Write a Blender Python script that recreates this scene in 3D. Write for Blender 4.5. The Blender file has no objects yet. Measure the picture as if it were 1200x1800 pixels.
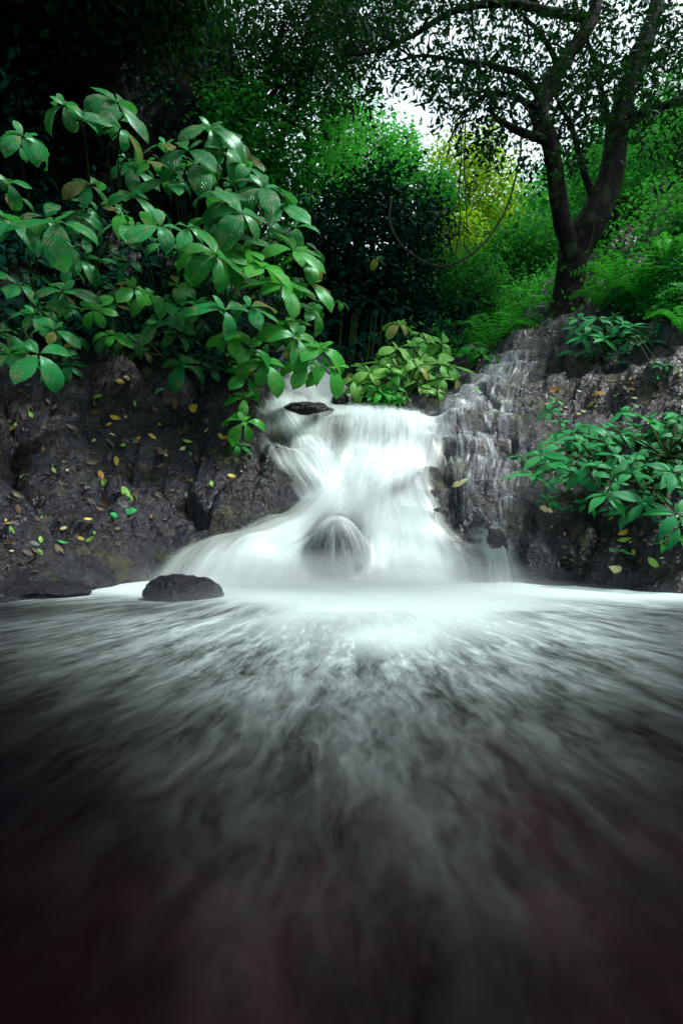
import bpy, math
import numpy as np

# ------------------------------------------------------------------ camera, light, exposure
scene = bpy.context.scene
C = scene.collection
CAMZ = 0.6
F = 1000.0            # focal length in pixels of the 1200x1800 photograph
cam_d = bpy.data.cameras.new('camera')
cam_d.sensor_fit = 'VERTICAL'; cam_d.sensor_height = 36.0; cam_d.lens = 20.0
cam_d.clip_start = 0.05; cam_d.clip_end = 500
cam = bpy.data.objects.new('camera', cam_d); C.objects.link(cam)
cam.location = (0, 0, CAMZ); cam.rotation_euler = (math.radians(90), 0, 0)
scene.camera = cam

SUN_EL, SUN_AZ = math.radians(60), math.radians(92)      # azimuth measured from +Y towards +X
world = bpy.data.worlds.new('World'); scene.world = world; world.use_nodes = True
wt = world.node_tree; wt.nodes.clear()
wo = wt.nodes.new('ShaderNodeOutputWorld'); bg = wt.nodes.new('ShaderNodeBackground')
sky = wt.nodes.new('ShaderNodeTexSky'); sky.sky_type = 'NISHITA'; sky.sun_disc = False
sky.sun_elevation = SUN_EL; sky.sun_rotation = SUN_AZ
sky.air_density = 1.0; sky.dust_density = 6.0; sky.ozone_density = 1.0
hs = wt.nodes.new('ShaderNodeMix'); hs.data_type = 'RGBA'; hs.inputs[0].default_value = 0.6
wt.links.new(sky.outputs[0], hs.inputs[6]); hs.inputs[7].default_value = (7.8, 9.6, 9.6, 1)   # bright cloud cover
wt.links.new(hs.outputs[2], bg.inputs[0]); bg.inputs[1].default_value = 0.10
wt.links.new(bg.outputs[0], wo.inputs[0])
sun_d = bpy.data.lights.new('sun', 'SUN'); sun_d.energy = 2.6; sun_d.angle = math.radians(10)
sun_d.color = (1.0, 0.99, 0.96)
sun = bpy.data.objects.new('sun', sun_d); C.objects.link(sun)
from mathutils import Vector
sd = Vector((math.sin(SUN_AZ)*math.cos(SUN_EL), math.cos(SUN_AZ)*math.cos(SUN_EL), math.sin(SUN_EL)))
sun.rotation_euler = sd.to_track_quat('Z', 'Y').to_euler()
scene.view_settings.view_transform = 'Standard'; scene.view_settings.look = 'None'
scene.view_settings.gamma = 1; scene.view_settings.exposure = 0.95
scene.cycles.max_bounces = 7; scene.cycles.diffuse_bounces = 3; scene.cycles.glossy_bounces = 2
scene.cycles.transmission_bounces = 3; scene.cycles.transparent_max_bounces = 24
scene.cycles.use_denoising = True

# ------------------------------------------------------------------ numeric helpers
rng = np.random.default_rng(7)
def _h(ix, iy, iz, seed):
    with np.errstate(over='ignore'):
        n = (ix.astype(np.uint32)*np.uint32(374761393) + iy.astype(np.uint32)*np.uint32(668265263)
             + iz.astype(np.uint32)*np.uint32(2147483647) + np.uint32(seed*1274126177 & 0xffffffff))
        n = (n ^ (n >> np.uint32(13)))*np.uint32(1274126177)
        n = n ^ (n >> np.uint32(16))
        n = n*np.uint32(2246822519); n = n ^ (n >> np.uint32(15))
    return (n & np.uint32(0xffff)).astype(np.float64)/65535.0*2-1
def vnoise(x, y, z=None, seed=1):
    x = np.asarray(x, float); y = np.asarray(y, float)
    z = np.zeros_like(x) if z is None else np.asarray(z, float)
    xi, yi, zi = np.floor(x), np.floor(y), np.floor(z)
    fx, fy, fz = x-xi, y-yi, z-zi
    xi, yi, zi = [a.astype(np.int64)+100000 for a in (xi, yi, zi)]
    s = lambda t: t*t*(3-2*t)
    fx, fy, fz = s(fx), s(fy), s(fz)
    r = 0
    for a in (0, 1):
        for b in (0, 1):
            for c in (0, 1):
                r = r + _h(xi+a, yi+b, zi+c, seed)*(fx if a else 1-fx)*(fy if b else 1-fy)*(fz if c else 1-fz)
    return r
def fbm(x, y, z=None, seed=1, octs=4, lac=2.03, gain=0.5):
    r = 0; a = 1; t = 0; f = 1
    for o in range(octs):
        r = r + a*vnoise(x*f+o*7.3, y*f-o*3.1, None if z is None else z*f, seed+o); t += a; a *= gain; f *= lac
    return r/t
def ridged(x, y, z=None, seed=1, octs=4):
    r = 0; a = 1; t = 0; f = 1
    for o in range(octs):
        r = r + a*(1-2*np.abs(vnoise(x*f+o*5.1, y*f+o*9.7, None if z is None else z*f, seed+o))); t += a; a *= .5; f *= 2.1
    return r/t
def vor(x, y, seed=1):                 # cracked slabs: edge distance, a random number and the offset inside each slab
    xi, yi = np.floor(x), np.floor(y); f1 = np.full(np.shape(x), 9.); f2 = f1.copy(); rid = np.zeros_like(f1); ox = rid.copy(); oy = rid.copy()
    for a in (-1,0,1):
        for b in (-1,0,1):
            cx_, cy_ = (xi+a).astype(np.int64)+5000, (yi+b).astype(np.int64)+5000; z = np.zeros_like(cx_)
            px, py = xi+a+.5+.42*_h(cx_,cy_,z,seed), yi+b+.5+.42*_h(cx_,cy_,z,seed+1); d = np.hypot(x-px, y-py); r_ = _h(cx_,cy_,z,seed+2)
            n1 = d < f1
            f2 = np.where(n1, f1, np.minimum(f2, d)); rid = np.where(n1, r_, rid); ox = np.where(n1, x-px, ox); oy = np.where(n1, y-py, oy); f1 = np.where(n1, d, f1)
    return f2-f1, rid, ox, oy
def sstep(a, b, x):
    t = np.clip((x-a)/(b-a), 0, 1); return t*t*(3-2*t)
def P(px, py, Y):                      # a place seen in the photograph, at a given distance
    return np.array([(px-600)/F*Y, Y, CAMZ+(900-py)/F*Y])

# ------------------------------------------------------------------ terrain height
ctrl = [ # px, py, distance
 (0,1062,3.72),(120,1045,4.14),(250,1022,4.92),(420,1024,4.85),(600,1024,4.85),(760,1022,4.92),(900,1022,4.92),(1000,1030,4.62),(1200,1045,4.14),
 (0,1000,4.1),(0,900,4.7),(0,800,5.3),(0,700,5.9),(0,620,6.3),(0,430,7.2),
 (150,985,4.6),(150,900,5.1),(150,800,5.7),(150,700,6.3),(150,620,6.8),(150,430,7.8),
 (300,950,5.25),(300,860,5.75),(300,760,6.3),(300,690,6.8),(300,640,7.2),(300,480,8.2),
 (420,910,5.45),(420,840,5.9),(420,770,6.5),(420,700,7.2),(430,600,8.3),(430,500,9.0),(500,560,9.0),
 (500,870,5.7),(480,770,6.6),(460,700,7.3),(510,690,7.7),(560,700,7.8),
 (600,960,5.15),(600,900,5.4),(640,860,5.6),(640,800,6.2),(660,735,6.95),(600,740,7.0),(740,730,7.0),(560,820,6.1),
 (720,820,6.0),(700,900,5.35),(560,680,9.2),(610,705,7.9),(690,700,7.6),(740,705,7.3),(700,670,8.2),
 (980,585,8.8),(900,620,8.6),(850,645,8.25),(800,675,7.9),(940,600,8.7),
 (1000,650,7.8),(900,690,7.4),(850,712,7.1),(780,712,7.0),(860,745,6.6),(930,745,6.6),(820,790,6.0),(900,790,6.0),
 (790,840,5.5),(850,850,5.4),(900,880,5.15),(810,930,5.15),(880,960,4.95),(940,960,4.85),(960,780,6.0),
 (1000,850,5.4),(1000,950,4.85),(1100,720,6.3),(1100,850,5.1),(1100,950,4.6),(1200,720,5.9),(1200,850,4.8),(1200,950,4.4),
 (1200,620,6.6),(1200,520,7.3),(1100,620,7.2),(1100,560,8.0),(1040,570,8.4)]
pts = [P(*c) for c in ctrl]
raw = [(x, 3.0, -0.38) for x in (-1.5,0,1.5)] + [(-4,2.4,-.3),(4,2.4,-.3),(0,1,-.5),(-3,0,-.6),(3,0,-.6),(0,-2,-.6),(-5,-2,-.4),(5,-2,-.4)] + [
 (-6,3.6,1.2),(-7,5,3.2),(-6,8.5,4.8),(-3.5,9.5,4.8),(6,3.8,1.2),(7,6,4.2),(7,9,6.5),(5,10,5.4),(3.2,10,3.9),(2,10.5,3.2),(1,10.5,2.9),(0,11,2.9),(-1,10.5,3.0),
 (-2.2,11,4.6),(-4,11,7.5),(0,14,3.4),(3,14,4.0),(7,14,7.5),(-4,15,8),(-8,13,11),
 (0,20,4.4),(5,20,6),(10,20,10.5),(-6,20,9),(0,30,8),(8,30,12),(-8,30,14),(16,30,18),(-16,20,16),(16,14,13),(0,45,17),(14,45,24),(-14,45,24),(25,25,22),(-25,25,24),(25,50,30),(-25,50,30)]
cp = np.array(pts + [np.array(r, float) for r in raw])
def _tps(r2): return np.where(r2 > 1e-9, 0.5*r2*np.log(r2+1e-12), 0)
n = len(cp)
K = _tps(((cp[:,None,:2]-cp[None,:,:2])**2).sum(-1)) + np.eye(n)*0.004
Pm = np.c_[np.ones(n), cp[:,:2]]
A = np.block([[K, Pm],[Pm.T, np.zeros((3,3))]])
w = np.linalg.solve(A, np.r_[cp[:,2], 0, 0, 0])
def H0(x, y):
    x = np.asarray(x, float); y = np.asarray(y, float); sh = x.shape
    q = np.c_[x.ravel(), y.ravel()]; out = np.empty(len(q))
    for i in range(0, len(q), 20000):
        b = q[i:i+20000]
        out[i:i+20000] = _tps(((b[:,None]-cp[None,:,:2])**2).sum(-1)) @ w[:n] + w[n] + b @ w[n+1:]
    return out.reshape(sh)
def _t(r_, k): return np.sin(r_*(31.7+k*17.3))
def Hd(x, y, z):                       # broken, ledged rock on top of the smooth slope
    land = sstep(-0.15, 0.25, z)
    d = fbm(x*.9, y*.9, seed=3, octs=3)*0.24 + (np.abs(fbm(x*1.5+7, y*1.3, seed=6, octs=2))**.7-.35)*.28
    d = d + ridged(x*2.1+fbm(x*2,y*2,seed=9), y*1.7, seed=11, octs=4)*0.11 + ridged(x*1.7+.4*fbm(x*3,y*3,seed=10), (y+.35*x)*4.5, seed=13, octs=3)*.05
    wx_, wy_ = x+.25*fbm(x*1.3,y*1.3,seed=14,octs=3), y+.25*fbm(x*1.3,y*1.3,seed=15,octs=3)
    e, r_, ox, oy = vor(wx_*1.15+.3*wy_, wy_*1.7, 16)
    d = d + r_*.09 + (ox*_t(r_,1) + oy*_t(r_,2))*.16 - .12*(1-sstep(0,.09,e)) + .08*sstep(0,.5,e)
    e, r_, ox, oy = vor(wx_*3.1-.8*wy_, wy_*4.2, 18)
    d = d + r_*.022 + (ox*_t(r_,1) + oy*_t(r_,2))*.05 - .035*(1-sstep(0,.12,e))
    xl = np.interp(y, [4.6,4.9,5.3,5.6,6.2,7,8],[-2.6,-2.3,-1.7,-1.0,-.8,-1.1,-1.2]); xr = np.interp(y, [4.6,4.9,5.3,5.7,6.2,7,8],[1.5,1.45,.95,.85,1.0,1.1,1.0])
    wet = sstep(-.1,.3,x-xl)*sstep(-.1,.25,xr-x)*sstep(8.6,7.8,y)
    bench = sstep(0,.3,x-xr)*sstep(1.7,1.2,x-xr)*sstep(4.9,5.3,y)*sstep(9,8.2,y)
    d = d*(1-.78*wet)*(1-.45*bench)
    zz = z + d
    t = zz - 0.22*x*np.sign(x)*0.5 + fbm(x*1.2, y*1.2, seed=21, octs=4)*0.30
    k = t/0.21; fl = np.floor(k); fr = k-fl
    st = (fl + sstep(0.25, 0.8, fr))*0.21
    m = 0.8*sstep(-.15, .45, fbm(x*1.1, y*1.1, seed=33, octs=3))
    zz = zz + (st - t)*m
    zz = zz - 0.07*np.clip(ridged(x*1.3+3, y*1.1, seed=41, octs=2)-.62, 0, 1)/.38
    zz = zz + fbm(x*7, y*7, zz*7, seed=51, octs=3)*0.012 + ridged(x*6, y*9, zz*6, seed=57, octs=2)*.009
    zz = zz - wet*.0
    return z + (zz - z)*land + (1-land)*fbm(x*5, y*5, seed=61, octs=3)*0.05
GX0, GX1, GY0, GY1, GS = -6.2, 6.6, 3.3, 12.6, 0.018
gx = np.arange(GX0, GX1, GS); gy = np.arange(GY0, GY1, GS)
MX, MY = np.meshgrid(gx, gy)
cx = np.arange(GX0, GX1+.1, .1); cy = np.arange(GY0, GY1+.1, .1)     # the smooth slope on a coarse grid, then interpolated
CXm, CYm = np.meshgrid(cx, cy); Hc = H0(CXm, CYm)
def lerp_grid(G, x0, y0, s, x, y):
    u = np.clip((np.asarray(x, float)-x0)/s, 0, G.shape[1]-1.001); v = np.clip((np.asarray(y, float)-y0)/s, 0, G.shape[0]-1.001)
    i = u.astype(int); j = v.astype(int); a = u-i; b = v-j
    return (G[j,i]*(1-a)+G[j,i+1]*a)*(1-b) + (G[j+1,i]*(1-a)+G[j+1,i+1]*a)*b
Hs = lambda x, y: lerp_grid(Hc, GX0, GY0, .1, x, y)                  # smooth
HG = Hd(MX, MY, Hs(MX, MY))
Hf = lambda x, y: lerp_grid(HG, GX0, GY0, GS, x, y)                  # fine
HGs = HG.copy()                                                      # softly blurred: what deep water runs over
for _ in range(22):
    HGs[1:-1,1:-1] = (HGs[1:-1,1:-1]*2 + HGs[:-2,1:-1]+HGs[2:,1:-1]+HGs[1:-1,:-2]+HGs[1:-1,2:])/6
Hm = lambda x, y: lerp_grid(HGs, GX0, GY0, GS, x, y)
def hit(px, py, Hfun=None, y0=3.4, y1=12.4):                         # where a line of sight meets the ground
    Hfun = Hfun or Hf
    Y = np.arange(y0, y1, 0.01)
    x = (px-600)/F*Y; z = CAMZ+(900-py)/F*Y
    g = np.maximum(Hfun(x, Y), 0.0)
    b = np.nonzero(z <= g)[0]
    i = b[0] if len(b) else len(Y)-1
    return np.array([x[i], Y[i], g[i]])

# ------------------------------------------------------------------ mesh helpers
def mesh_np(name, V, F_, uv=None, attrs=None, smooth=True):
    V = np.ascontiguousarray(V, np.float32); F_ = np.ascontiguousarray(F_, np.int32)
    me = bpy.data.meshes.new(name); k = F_.shape[1]
    me.vertices.add(len(V)); me.vertices.foreach_set('co', V.ravel())
    me.loops.add(F_.size); me.loops.foreach_set('vertex_index', F_.ravel())
    me.polygons.add(len(F_)); me.polygons.foreach_set('loop_start', np.arange(0, F_.size, k, dtype=np.int32))
    me.polygons.foreach_set('loop_total', np.full(len(F_), k, np.int32))
    if smooth: me.polygons.foreach_set('use_smooth', np.ones(len(F_), bool))
    if uv is not None:
        l = me.uv_layers.new(name='UVMap'); l.data.foreach_set('uv', np.ascontiguousarray(uv[F_.ravel()], np.float32).ravel())
    for a, v in (attrs or {}).items():
        at = me.attributes.new(a, 'FLOAT', 'POINT'); at.data.foreach_set('value', np.ascontiguousarray(v, np.float32))
    me.update(calc_edges=True); me.validate()
    return me
def link(name, me, mat, parent=None, loc=None):
    o = bpy.data.objects.new(name, me); C.objects.link(o)
    if mat is not None and not me.materials: me.materials.append(mat)
    if parent is not None: o.parent = parent
    if loc is not None: o.location = loc
    return o
def tag(o, label=None, cat=None, group=None, kind=None):
    if label: o['label'] = label
    if cat: o['category'] = cat
    if group: o['group'] = group
    if kind: o['kind'] = kind
    return o
def empty(name, loc, label, cat, group=None):
    o = bpy.data.objects.new(name, None); C.objects.link(o); o.location = tuple(loc); o.empty_display_size = .1
    return tag(o, label, cat, group)
def grid_faces(nu, nv):                # nu columns, nv rows
    i = np.arange(nu-1); j = np.arange(nv-1); I, J = np.meshgrid(i, j)
    a = (J*nu+I).ravel(); return np.c_[a, a+1, a+1+nu, a+nu]
class Geo:                             # gathers pieces that belong to ONE mesh
    def __init__(s): s.V=[]; s.F=[]; s.U=[]; s.T=[]; s.n=0
    def add(s, V, F_, U=None, T=0.0):
        V = np.asarray(V, float); s.V.append(V); s.F.append(np.asarray(F_)+s.n); s.n += len(V)
        s.U.append(np.zeros((len(V),2)) if U is None else U)
        s.T.append(np.broadcast_to(T, (len(V),)) if np.ndim(T) < 1 or len(np.atleast_1d(T)) != len(V) else T)
    def mesh(s, name, org=(0,0,0)):
        return mesh_np(name, np.concatenate(s.V)-np.asarray(org), np.concatenate(s.F), np.concatenate(s.U), {'tint': np.concatenate(s.T)})
def smooth_path(pts, n):
    p = np.asarray(pts, float); m = len(p)
    if m == 2: 
        t = np.linspace(0,1,n)[:,None]; return p[0]*(1-t)+p[1]*t
    q = np.vstack([2*p[0]-p[1], p, 2*p[-1]-p[-2]]); t = np.linspace(0, m-1-1e-6, n); i = t.astype(int); f = (t-i)[:,None]
    a, b, c, d = q[i], q[i+1], q[i+2], q[i+3]
    return .5*((2*b)+(-a+c)*f+(2*a-5*b+4*c-d)*f**2+(-a+3*b-3*c+d)*f**3)
def tube(geo, pts, radii, seg=8, n=None, rough=0.0, seed=0, tint=.5):
    n = n or max(4, len(pts)*4)
    pth = smooth_path(pts, n); r = np.interp(np.linspace(0,1,n), np.linspace(0,1,len(np.atleast_1d(radii))), np.atleast_1d(radii)) if np.ndim(radii) else np.full(n, radii)
    tan = np.gradient(pth, axis=0); tan /= np.linalg.norm(tan, axis=1)[:,None]+1e-9
    up = np.array([0.31,0.87,0.38]); s1 = np.cross(tan, up); s1 /= np.linalg.norm(s1, axis=1)[:,None]+1e-9; s2 = np.cross(tan, s1)
    a = np.linspace(0, 2*np.pi, seg+1)
    ring = (np.cos(a)[None,:,None]*s1[:,None]+np.sin(a)[None,:,None]*s2[:,None])
    rr = r[:,None]*np.ones((1,seg+1))
    V = pth[:,None]+ring*rr[...,None]
    if rough > 0:
        q = V/np.maximum(r.max(),1e-3)
        d = fbm(q[...,0]*1.1, q[...,1]*1.1, q[...,2]*.45, seed=70+seed, octs=3)*rough
        V = pth[:,None]+ring*(rr*(1+d))[...,None]
    L = np.r_[0, np.cumsum(np.linalg.norm(np.diff(pth,axis=0),axis=1))]
    U = np.stack([np.broadcast_to(a/(2*np.pi)*r.mean()*6.28, (n,seg+1)), np.broadcast_to(L[:,None], (n,seg+1))], -1)
    geo.add(V.reshape(-1,3), grid_faces(seg+1, n), U.reshape(-1,2), tint)
    return pth

# ------------------------------------------------------------------ materials
def mat(name):
    m = bpy.data.materials.new(name); m.use_nodes = True; t = m.node_tree; t.nodes.clear()
    return m, t
def N(t, typ, ins=None, **kw):
    nd = t.nodes.new(typ)
    for k, v in kw.items(): setattr(nd, k, v)
    for k, v in (ins or {}).items():
        if hasattr(v, 'is_output') or isinstance(v, bpy.types.NodeSocket): t.links.new(v, nd.inputs[k])
        else: nd.inputs[k].default_value = v
    return nd
def math_(t, op, a, b=0.0, c=0.0, clamp=False):
    nd = t.nodes.new('ShaderNodeMath'); nd.operation = op; nd.use_clamp = clamp
    for i, v in enumerate((a, b, c)):
        if isinstance(v, bpy.types.NodeSocket): t.links.new(v, nd.inputs[i])
        else: nd.inputs[i].default_value = v
    return nd.outputs[0]
def mixc(t, f, a, b, blend='MIX'):
    nd = t.nodes.new('ShaderNodeMix'); nd.data_type = 'RGBA'; nd.blend_type = blend
    for k, v in ((0, f), (6, a), (7, b)):
        if isinstance(v, bpy.types.NodeSocket): t.links.new(v, nd.inputs[k])
        else: nd.inputs[k].default_value = v if k == 0 else (*v, 1)
    return nd.outputs[2]
def ramp(t, f, stops):
    nd = t.nodes.new('ShaderNodeValToRGB'); t.links.new(f, nd.inputs[0]); cr = nd.color_ramp
    while len(cr.elements) < len(stops): cr.elements.new(0.5)
    for e, (p, c) in zip(cr.elements, stops):
        e.position = p; e.color = (*c, 1) if len(c) == 3 else c
    return nd.outputs[0]
def noise(t, vec, scale, detail=4, rough=.55, dist=0.0):
    nd = t.nodes.new('ShaderNodeTexNoise'); nd.inputs['Scale'].default_value = scale; nd.inputs['Detail'].default_value = detail
    nd.inputs['Roughness'].default_value = rough; nd.inputs['Distortion'].default_value = dist
    if vec is not None: t.links.new(vec, nd.inputs['Vector'])
    return nd.outputs[0]
def maprange(t, v, a, b, c=0.0, d=1.0):
    nd = t.nodes.new('ShaderNodeMapRange'); nd.interpolation_type = 'SMOOTHSTEP'; t.links.new(v, nd.inputs[0])
    for i, q in enumerate((a, b, c, d)): nd.inputs[i+1].default_value = q
    return nd.outputs[0]
def out(t, sh):
    o = t.nodes.new('ShaderNodeOutputMaterial'); t.links.new(sh, o.inputs[0])

def rock_mat(name, moss=1.0, base=((.002,.002,.004),(.0045,.006,.012),(.015,.019,.034)), rough=.33, wet=.62):
    m, t = mat(name)
    g = N(t, 'ShaderNodeNewGeometry'); pos = g.outputs['Position']
    n1 = noise(t, pos, 3.2, 6, .62, .6); n2 = noise(t, pos, 13, 6, .68, .5); n3 = noise(t, pos, 48, 5, .7, .3)
    f = math_(t, 'ADD', math_(t, 'MULTIPLY', n1, .55), math_(t, 'ADD', math_(t, 'MULTIPLY', n2, .3), math_(t, 'MULTIPLY', n3, .2)))
    col = ramp(t, f, [(.36, base[0]), (.52, base[1]), (.68, base[2])])
    # reddish-brown algae stain
    col = mixc(t, maprange(t, noise(t, pos, 1.9, 4, .6, .8), .57, .74, 0, .12), col, (.020,.008,.010))
    sep = N(t, 'ShaderNodeSeparateXYZ', {0: g.outputs['Normal']})
    up = maprange(t, sep.outputs[2], .2, .7)
    mo = math_(t, 'MULTIPLY', math_(t, 'MULTIPLY', up, maprange(t, noise(t, pos, 1.25, 5, .68, .5), .53, .60)), maprange(t, n2, .38, .58), clamp=True)
    mo = math_(t, 'MULTIPLY', mo, moss)
    mcol = mixc(t, n3, (.014,.022,.004), (.070,.090,.012))
    col = mixc(t, mo, col, mcol)
    ro = math_(t, 'ADD', math_(t, 'MULTIPLY', n2, .30), maprange(t, noise(t, pos, 2.3, 4, .6), .42, .6, rough-.22, rough+.15), clamp=True)
    ro = math_(t, 'ADD', ro, math_(t, 'MULTIPLY', mo, .5), clamp=True)
    b1 = N(t, 'ShaderNodeBump', {'Height': n1, 'Strength': .8, 'Distance': .14})
    vo = N(t, 'ShaderNodeTexVoronoi', {'Scale': 26.0, 'Vector': math_vec(t, pos, 1.0, .05)}, feature='F1')
    b2 = N(t, 'ShaderNodeBump', {'Height': math_(t, 'ADD', n2, math_(t,'MULTIPLY', vo.outputs[0], .35)), 'Strength': 1.0, 'Distance': .045, 'Normal': b1.outputs[0]})
    b3 = N(t, 'ShaderNodeBump', {'Height': n3, 'Strength': 1.0, 'Distance': .011, 'Normal': b2.outputs[0]})
    p = N(t, 'ShaderNodeBsdfPrincipled', {'Base Color': col, 'Roughness': ro, 'Normal': b3.outputs[0], 'Specular IOR Level': .2 if wet > .1 else .05,
        'Coat Weight': wet, 'Coat Roughness': .07, 'Coat Normal': b3.outputs[0]})
    out(t, p.outputs[0]); return m
def math_vec(t, v, s, jitter):
    nz = t.nodes.new('ShaderNodeTexNoise'); nz.inputs['Scale'].default_value = 6; t.links.new(v, nz.inputs['Vector'])
    sc = t.nodes.new('ShaderNodeVectorMath'); sc.operation = 'MULTIPLY_ADD'
    t.links.new(nz.outputs[1], sc.inputs[0]); sc.inputs[1].default_value = (jitter,)*3; t.links.new(v, sc.inputs[2])
    return sc.outputs[0]
M = {}
M['rock'] = rock_mat('wet_rock')
M['boulder'] = rock_mat('wet_boulder', moss=.2, base=((.002,.002,.004),(.005,.006,.011),(.014,.016,.026)), wet=.25)
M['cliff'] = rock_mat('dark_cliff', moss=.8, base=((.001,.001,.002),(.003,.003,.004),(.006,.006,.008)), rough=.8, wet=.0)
def soil_mat():
    m, t = mat('forest_floor'); g = N(t, 'ShaderNodeNewGeometry'); pos = g.outputs['Position']
    n1 = noise(t, pos, 1.2, 6, .65); n2 = noise(t, pos, 14, 5, .7)
    col = ramp(t, math_(t, 'ADD', math_(t,'MULTIPLY',n1,.5), math_(t,'MULTIPLY',n2,.5)), [(.35,(.006,.008,.004)),(.5,(.014,.03,.008)),(.66,(.03,.075,.014))])
    b = N(t, 'ShaderNodeBump', {'Height': n2, 'Strength': 1.0, 'Distance': .2})
    p = N(t, 'ShaderNodeBsdfPrincipled', {'Base Color': col, 'Roughness': .8, 'Normal': b.outputs[0]}); out(t, p.outputs[0]); return m
M['soil'] = soil_mat()
def bed_mat():
    m, t = mat('stream_bed'); g = N(t, 'ShaderNodeNewGeometry'); pos = g.outputs['Position']
    vo = N(t, 'ShaderNodeTexVoronoi', {'Scale': 3.2, 'Vector': math_vec(t, pos, 1, .25)}, feature='F1')
    n1 = noise(t, pos, 2.2, 5, .6); n2 = noise(t, pos, 18, 5, .7)
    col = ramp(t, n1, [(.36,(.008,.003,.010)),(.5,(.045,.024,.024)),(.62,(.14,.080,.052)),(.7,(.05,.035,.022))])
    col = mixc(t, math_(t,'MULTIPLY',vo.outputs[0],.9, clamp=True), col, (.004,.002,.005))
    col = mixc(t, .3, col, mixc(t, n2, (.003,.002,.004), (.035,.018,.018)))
    mp = N(t, 'ShaderNodeMapping', {0: pos, 'Location': (-.1,-1.25,0), 'Scale': (.62,.72,0)})     # reddish gravel shows mid-pool; vignette darkening is painted into the bed around it
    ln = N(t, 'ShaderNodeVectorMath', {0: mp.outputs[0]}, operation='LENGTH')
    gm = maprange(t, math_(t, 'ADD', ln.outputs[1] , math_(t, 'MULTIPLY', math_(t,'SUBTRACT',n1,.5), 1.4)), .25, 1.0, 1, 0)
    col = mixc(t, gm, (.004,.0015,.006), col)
    p = N(t, 'ShaderNodeBsdfPrincipled', {'Base Color': col, 'Roughness': .8, 'Specular IOR Level': .1}); out(t, p.outputs[0]); return m
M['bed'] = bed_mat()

def leaf_mat(name, c_lo, c_hi, spot=None, rough=.38, trans=.28, veins=0.0, spotamt=0.0, tcol=None, sheen=0.5, old=None):
    m, t = mat(name)
    a = N(t, 'ShaderNodeAttribute', attribute_name='tint'); tint = a.outputs['Fac']
    g = N(t, 'ShaderNodeNewGeometry'); pos = g.outputs['Position']
    col = mixc(t, tint, c_lo, c_hi)
    if old: col = mixc(t, maprange(t, tint, .90, .97), col, old)
    nrm = None
    if veins > 0:
        uv = N(t, 'ShaderNodeUVMap'); s = N(t, 'ShaderNodeSeparateXYZ', {0: uv.outputs[0]})
        au = math_(t, 'ABSOLUTE', math_(t, 'SUBTRACT', s.outputs[0], .5))
        ph = math_(t, 'SUBTRACT', math_(t, 'MULTIPLY', s.outputs[1], 11.0), math_(t, 'MULTIPLY', au, 6.5))
        rib = math_(t, 'ABSOLUTE', math_(t, 'SUBTRACT', math_(t, 'FRACT', ph), .5))       # 0.5 at a vein
        vein = maprange(t, rib, .36, .5); mid = maprange(t, au, .03, .0)
        v = math_(t, 'MAXIMUM', vein, mid)
        quilt = math_(t, 'SUBTRACT', 1.0, math_(t, 'MULTIPLY', v, 1.0))
        bp = N(t, 'ShaderNodeBump', {'Height': quilt, 'Strength': veins, 'Distance': .012}); nrm = bp.outputs[0]
        col = mixc(t, math_(t, 'MULTIPLY', v, .55), col, (c_hi[0]*1.6+.01, c_hi[1]*1.35+.01, c_hi[2]*1.5+.01))
    if spotamt > 0:
        n1 = noise(t, pos, 9, 5, .75, .6); n2 = noise(t, pos, 60, 4, .7)
        sm = math_(t, 'MULTIPLY', maprange(t, n1, .51, .60), maprange(t, n2, .42, .55), clamp=True)
        col = mixc(t, math_(t, 'MULTIPLY', sm, spotamt), col, spot or (.22,.17,.08))
    ins = {'Base Color': col, 'Roughness': rough, 'Specular IOR Level': sheen, 'Specular Tint': (.35,1.0,.68,1)}
    if nrm is not None: ins['Normal'] = nrm
    p = N(t, 'ShaderNodeBsdfPrincipled', ins)
    tr = N(t, 'ShaderNodeBsdfTranslucent', {'Color': mixc(t, .5, col, tcol or (.05,.30,.015))})
    mx = N(t, 'ShaderNodeMixShader', {0: trans, 1: p.outputs[0], 2: tr.outputs[0]})
    out(t, mx.outputs[0]); return m
M['broad'] = leaf_mat('broad_quilted_leaf', (.003,.10,.022), (.030,.36,.085), veins=.9, spotamt=.85, spot=(.30,.26,.15), rough=.34, trans=.36, sheen=.42, old=(.14,.13,.02))
M['broad_lime'] = leaf_mat('lime_quilted_leaf', (.006,.16,.020), (.07,.46,.05), veins=.9, spotamt=.6, spot=(.35,.32,.12), rough=.36, trans=.42, sheen=.4, old=(.22,.20,.02))
M['broad_pale'] = leaf_mat('pale_quilted_leaf', (.06,.38,.03), (.26,.58,.10), veins=.8, spotamt=.4, spot=(.50,.46,.20), rough=.42, trans=.32, old=(.38,.34,.10))
M['whorl'] = leaf_mat('pointed_whorl_leaf', (.004,.16,.045), (.022,.36,.08), veins=.6, spotamt=.3, rough=.45, sheen=.28, trans=.3)
M['fern'] = leaf_mat('fern_frond', (.008,.20,.015), (.05,.44,.03), sheen=.2, rough=.5, trans=.45)
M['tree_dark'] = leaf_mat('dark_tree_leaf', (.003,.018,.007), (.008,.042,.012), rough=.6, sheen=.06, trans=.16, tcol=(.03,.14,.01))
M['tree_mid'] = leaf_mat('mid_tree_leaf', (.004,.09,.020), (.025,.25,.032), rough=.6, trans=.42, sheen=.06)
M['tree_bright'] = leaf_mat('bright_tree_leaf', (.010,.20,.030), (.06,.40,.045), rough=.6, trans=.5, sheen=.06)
M['tree_yellow_lit'] = leaf_mat('yellow_lit_tree_leaf', (.03,.24,.02), (.30,.52,.02), sheen=.06, rough=.6, trans=.5, tcol=(.3,.45,.01))  # yellow light on the far trees, painted into the leaf colour
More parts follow.
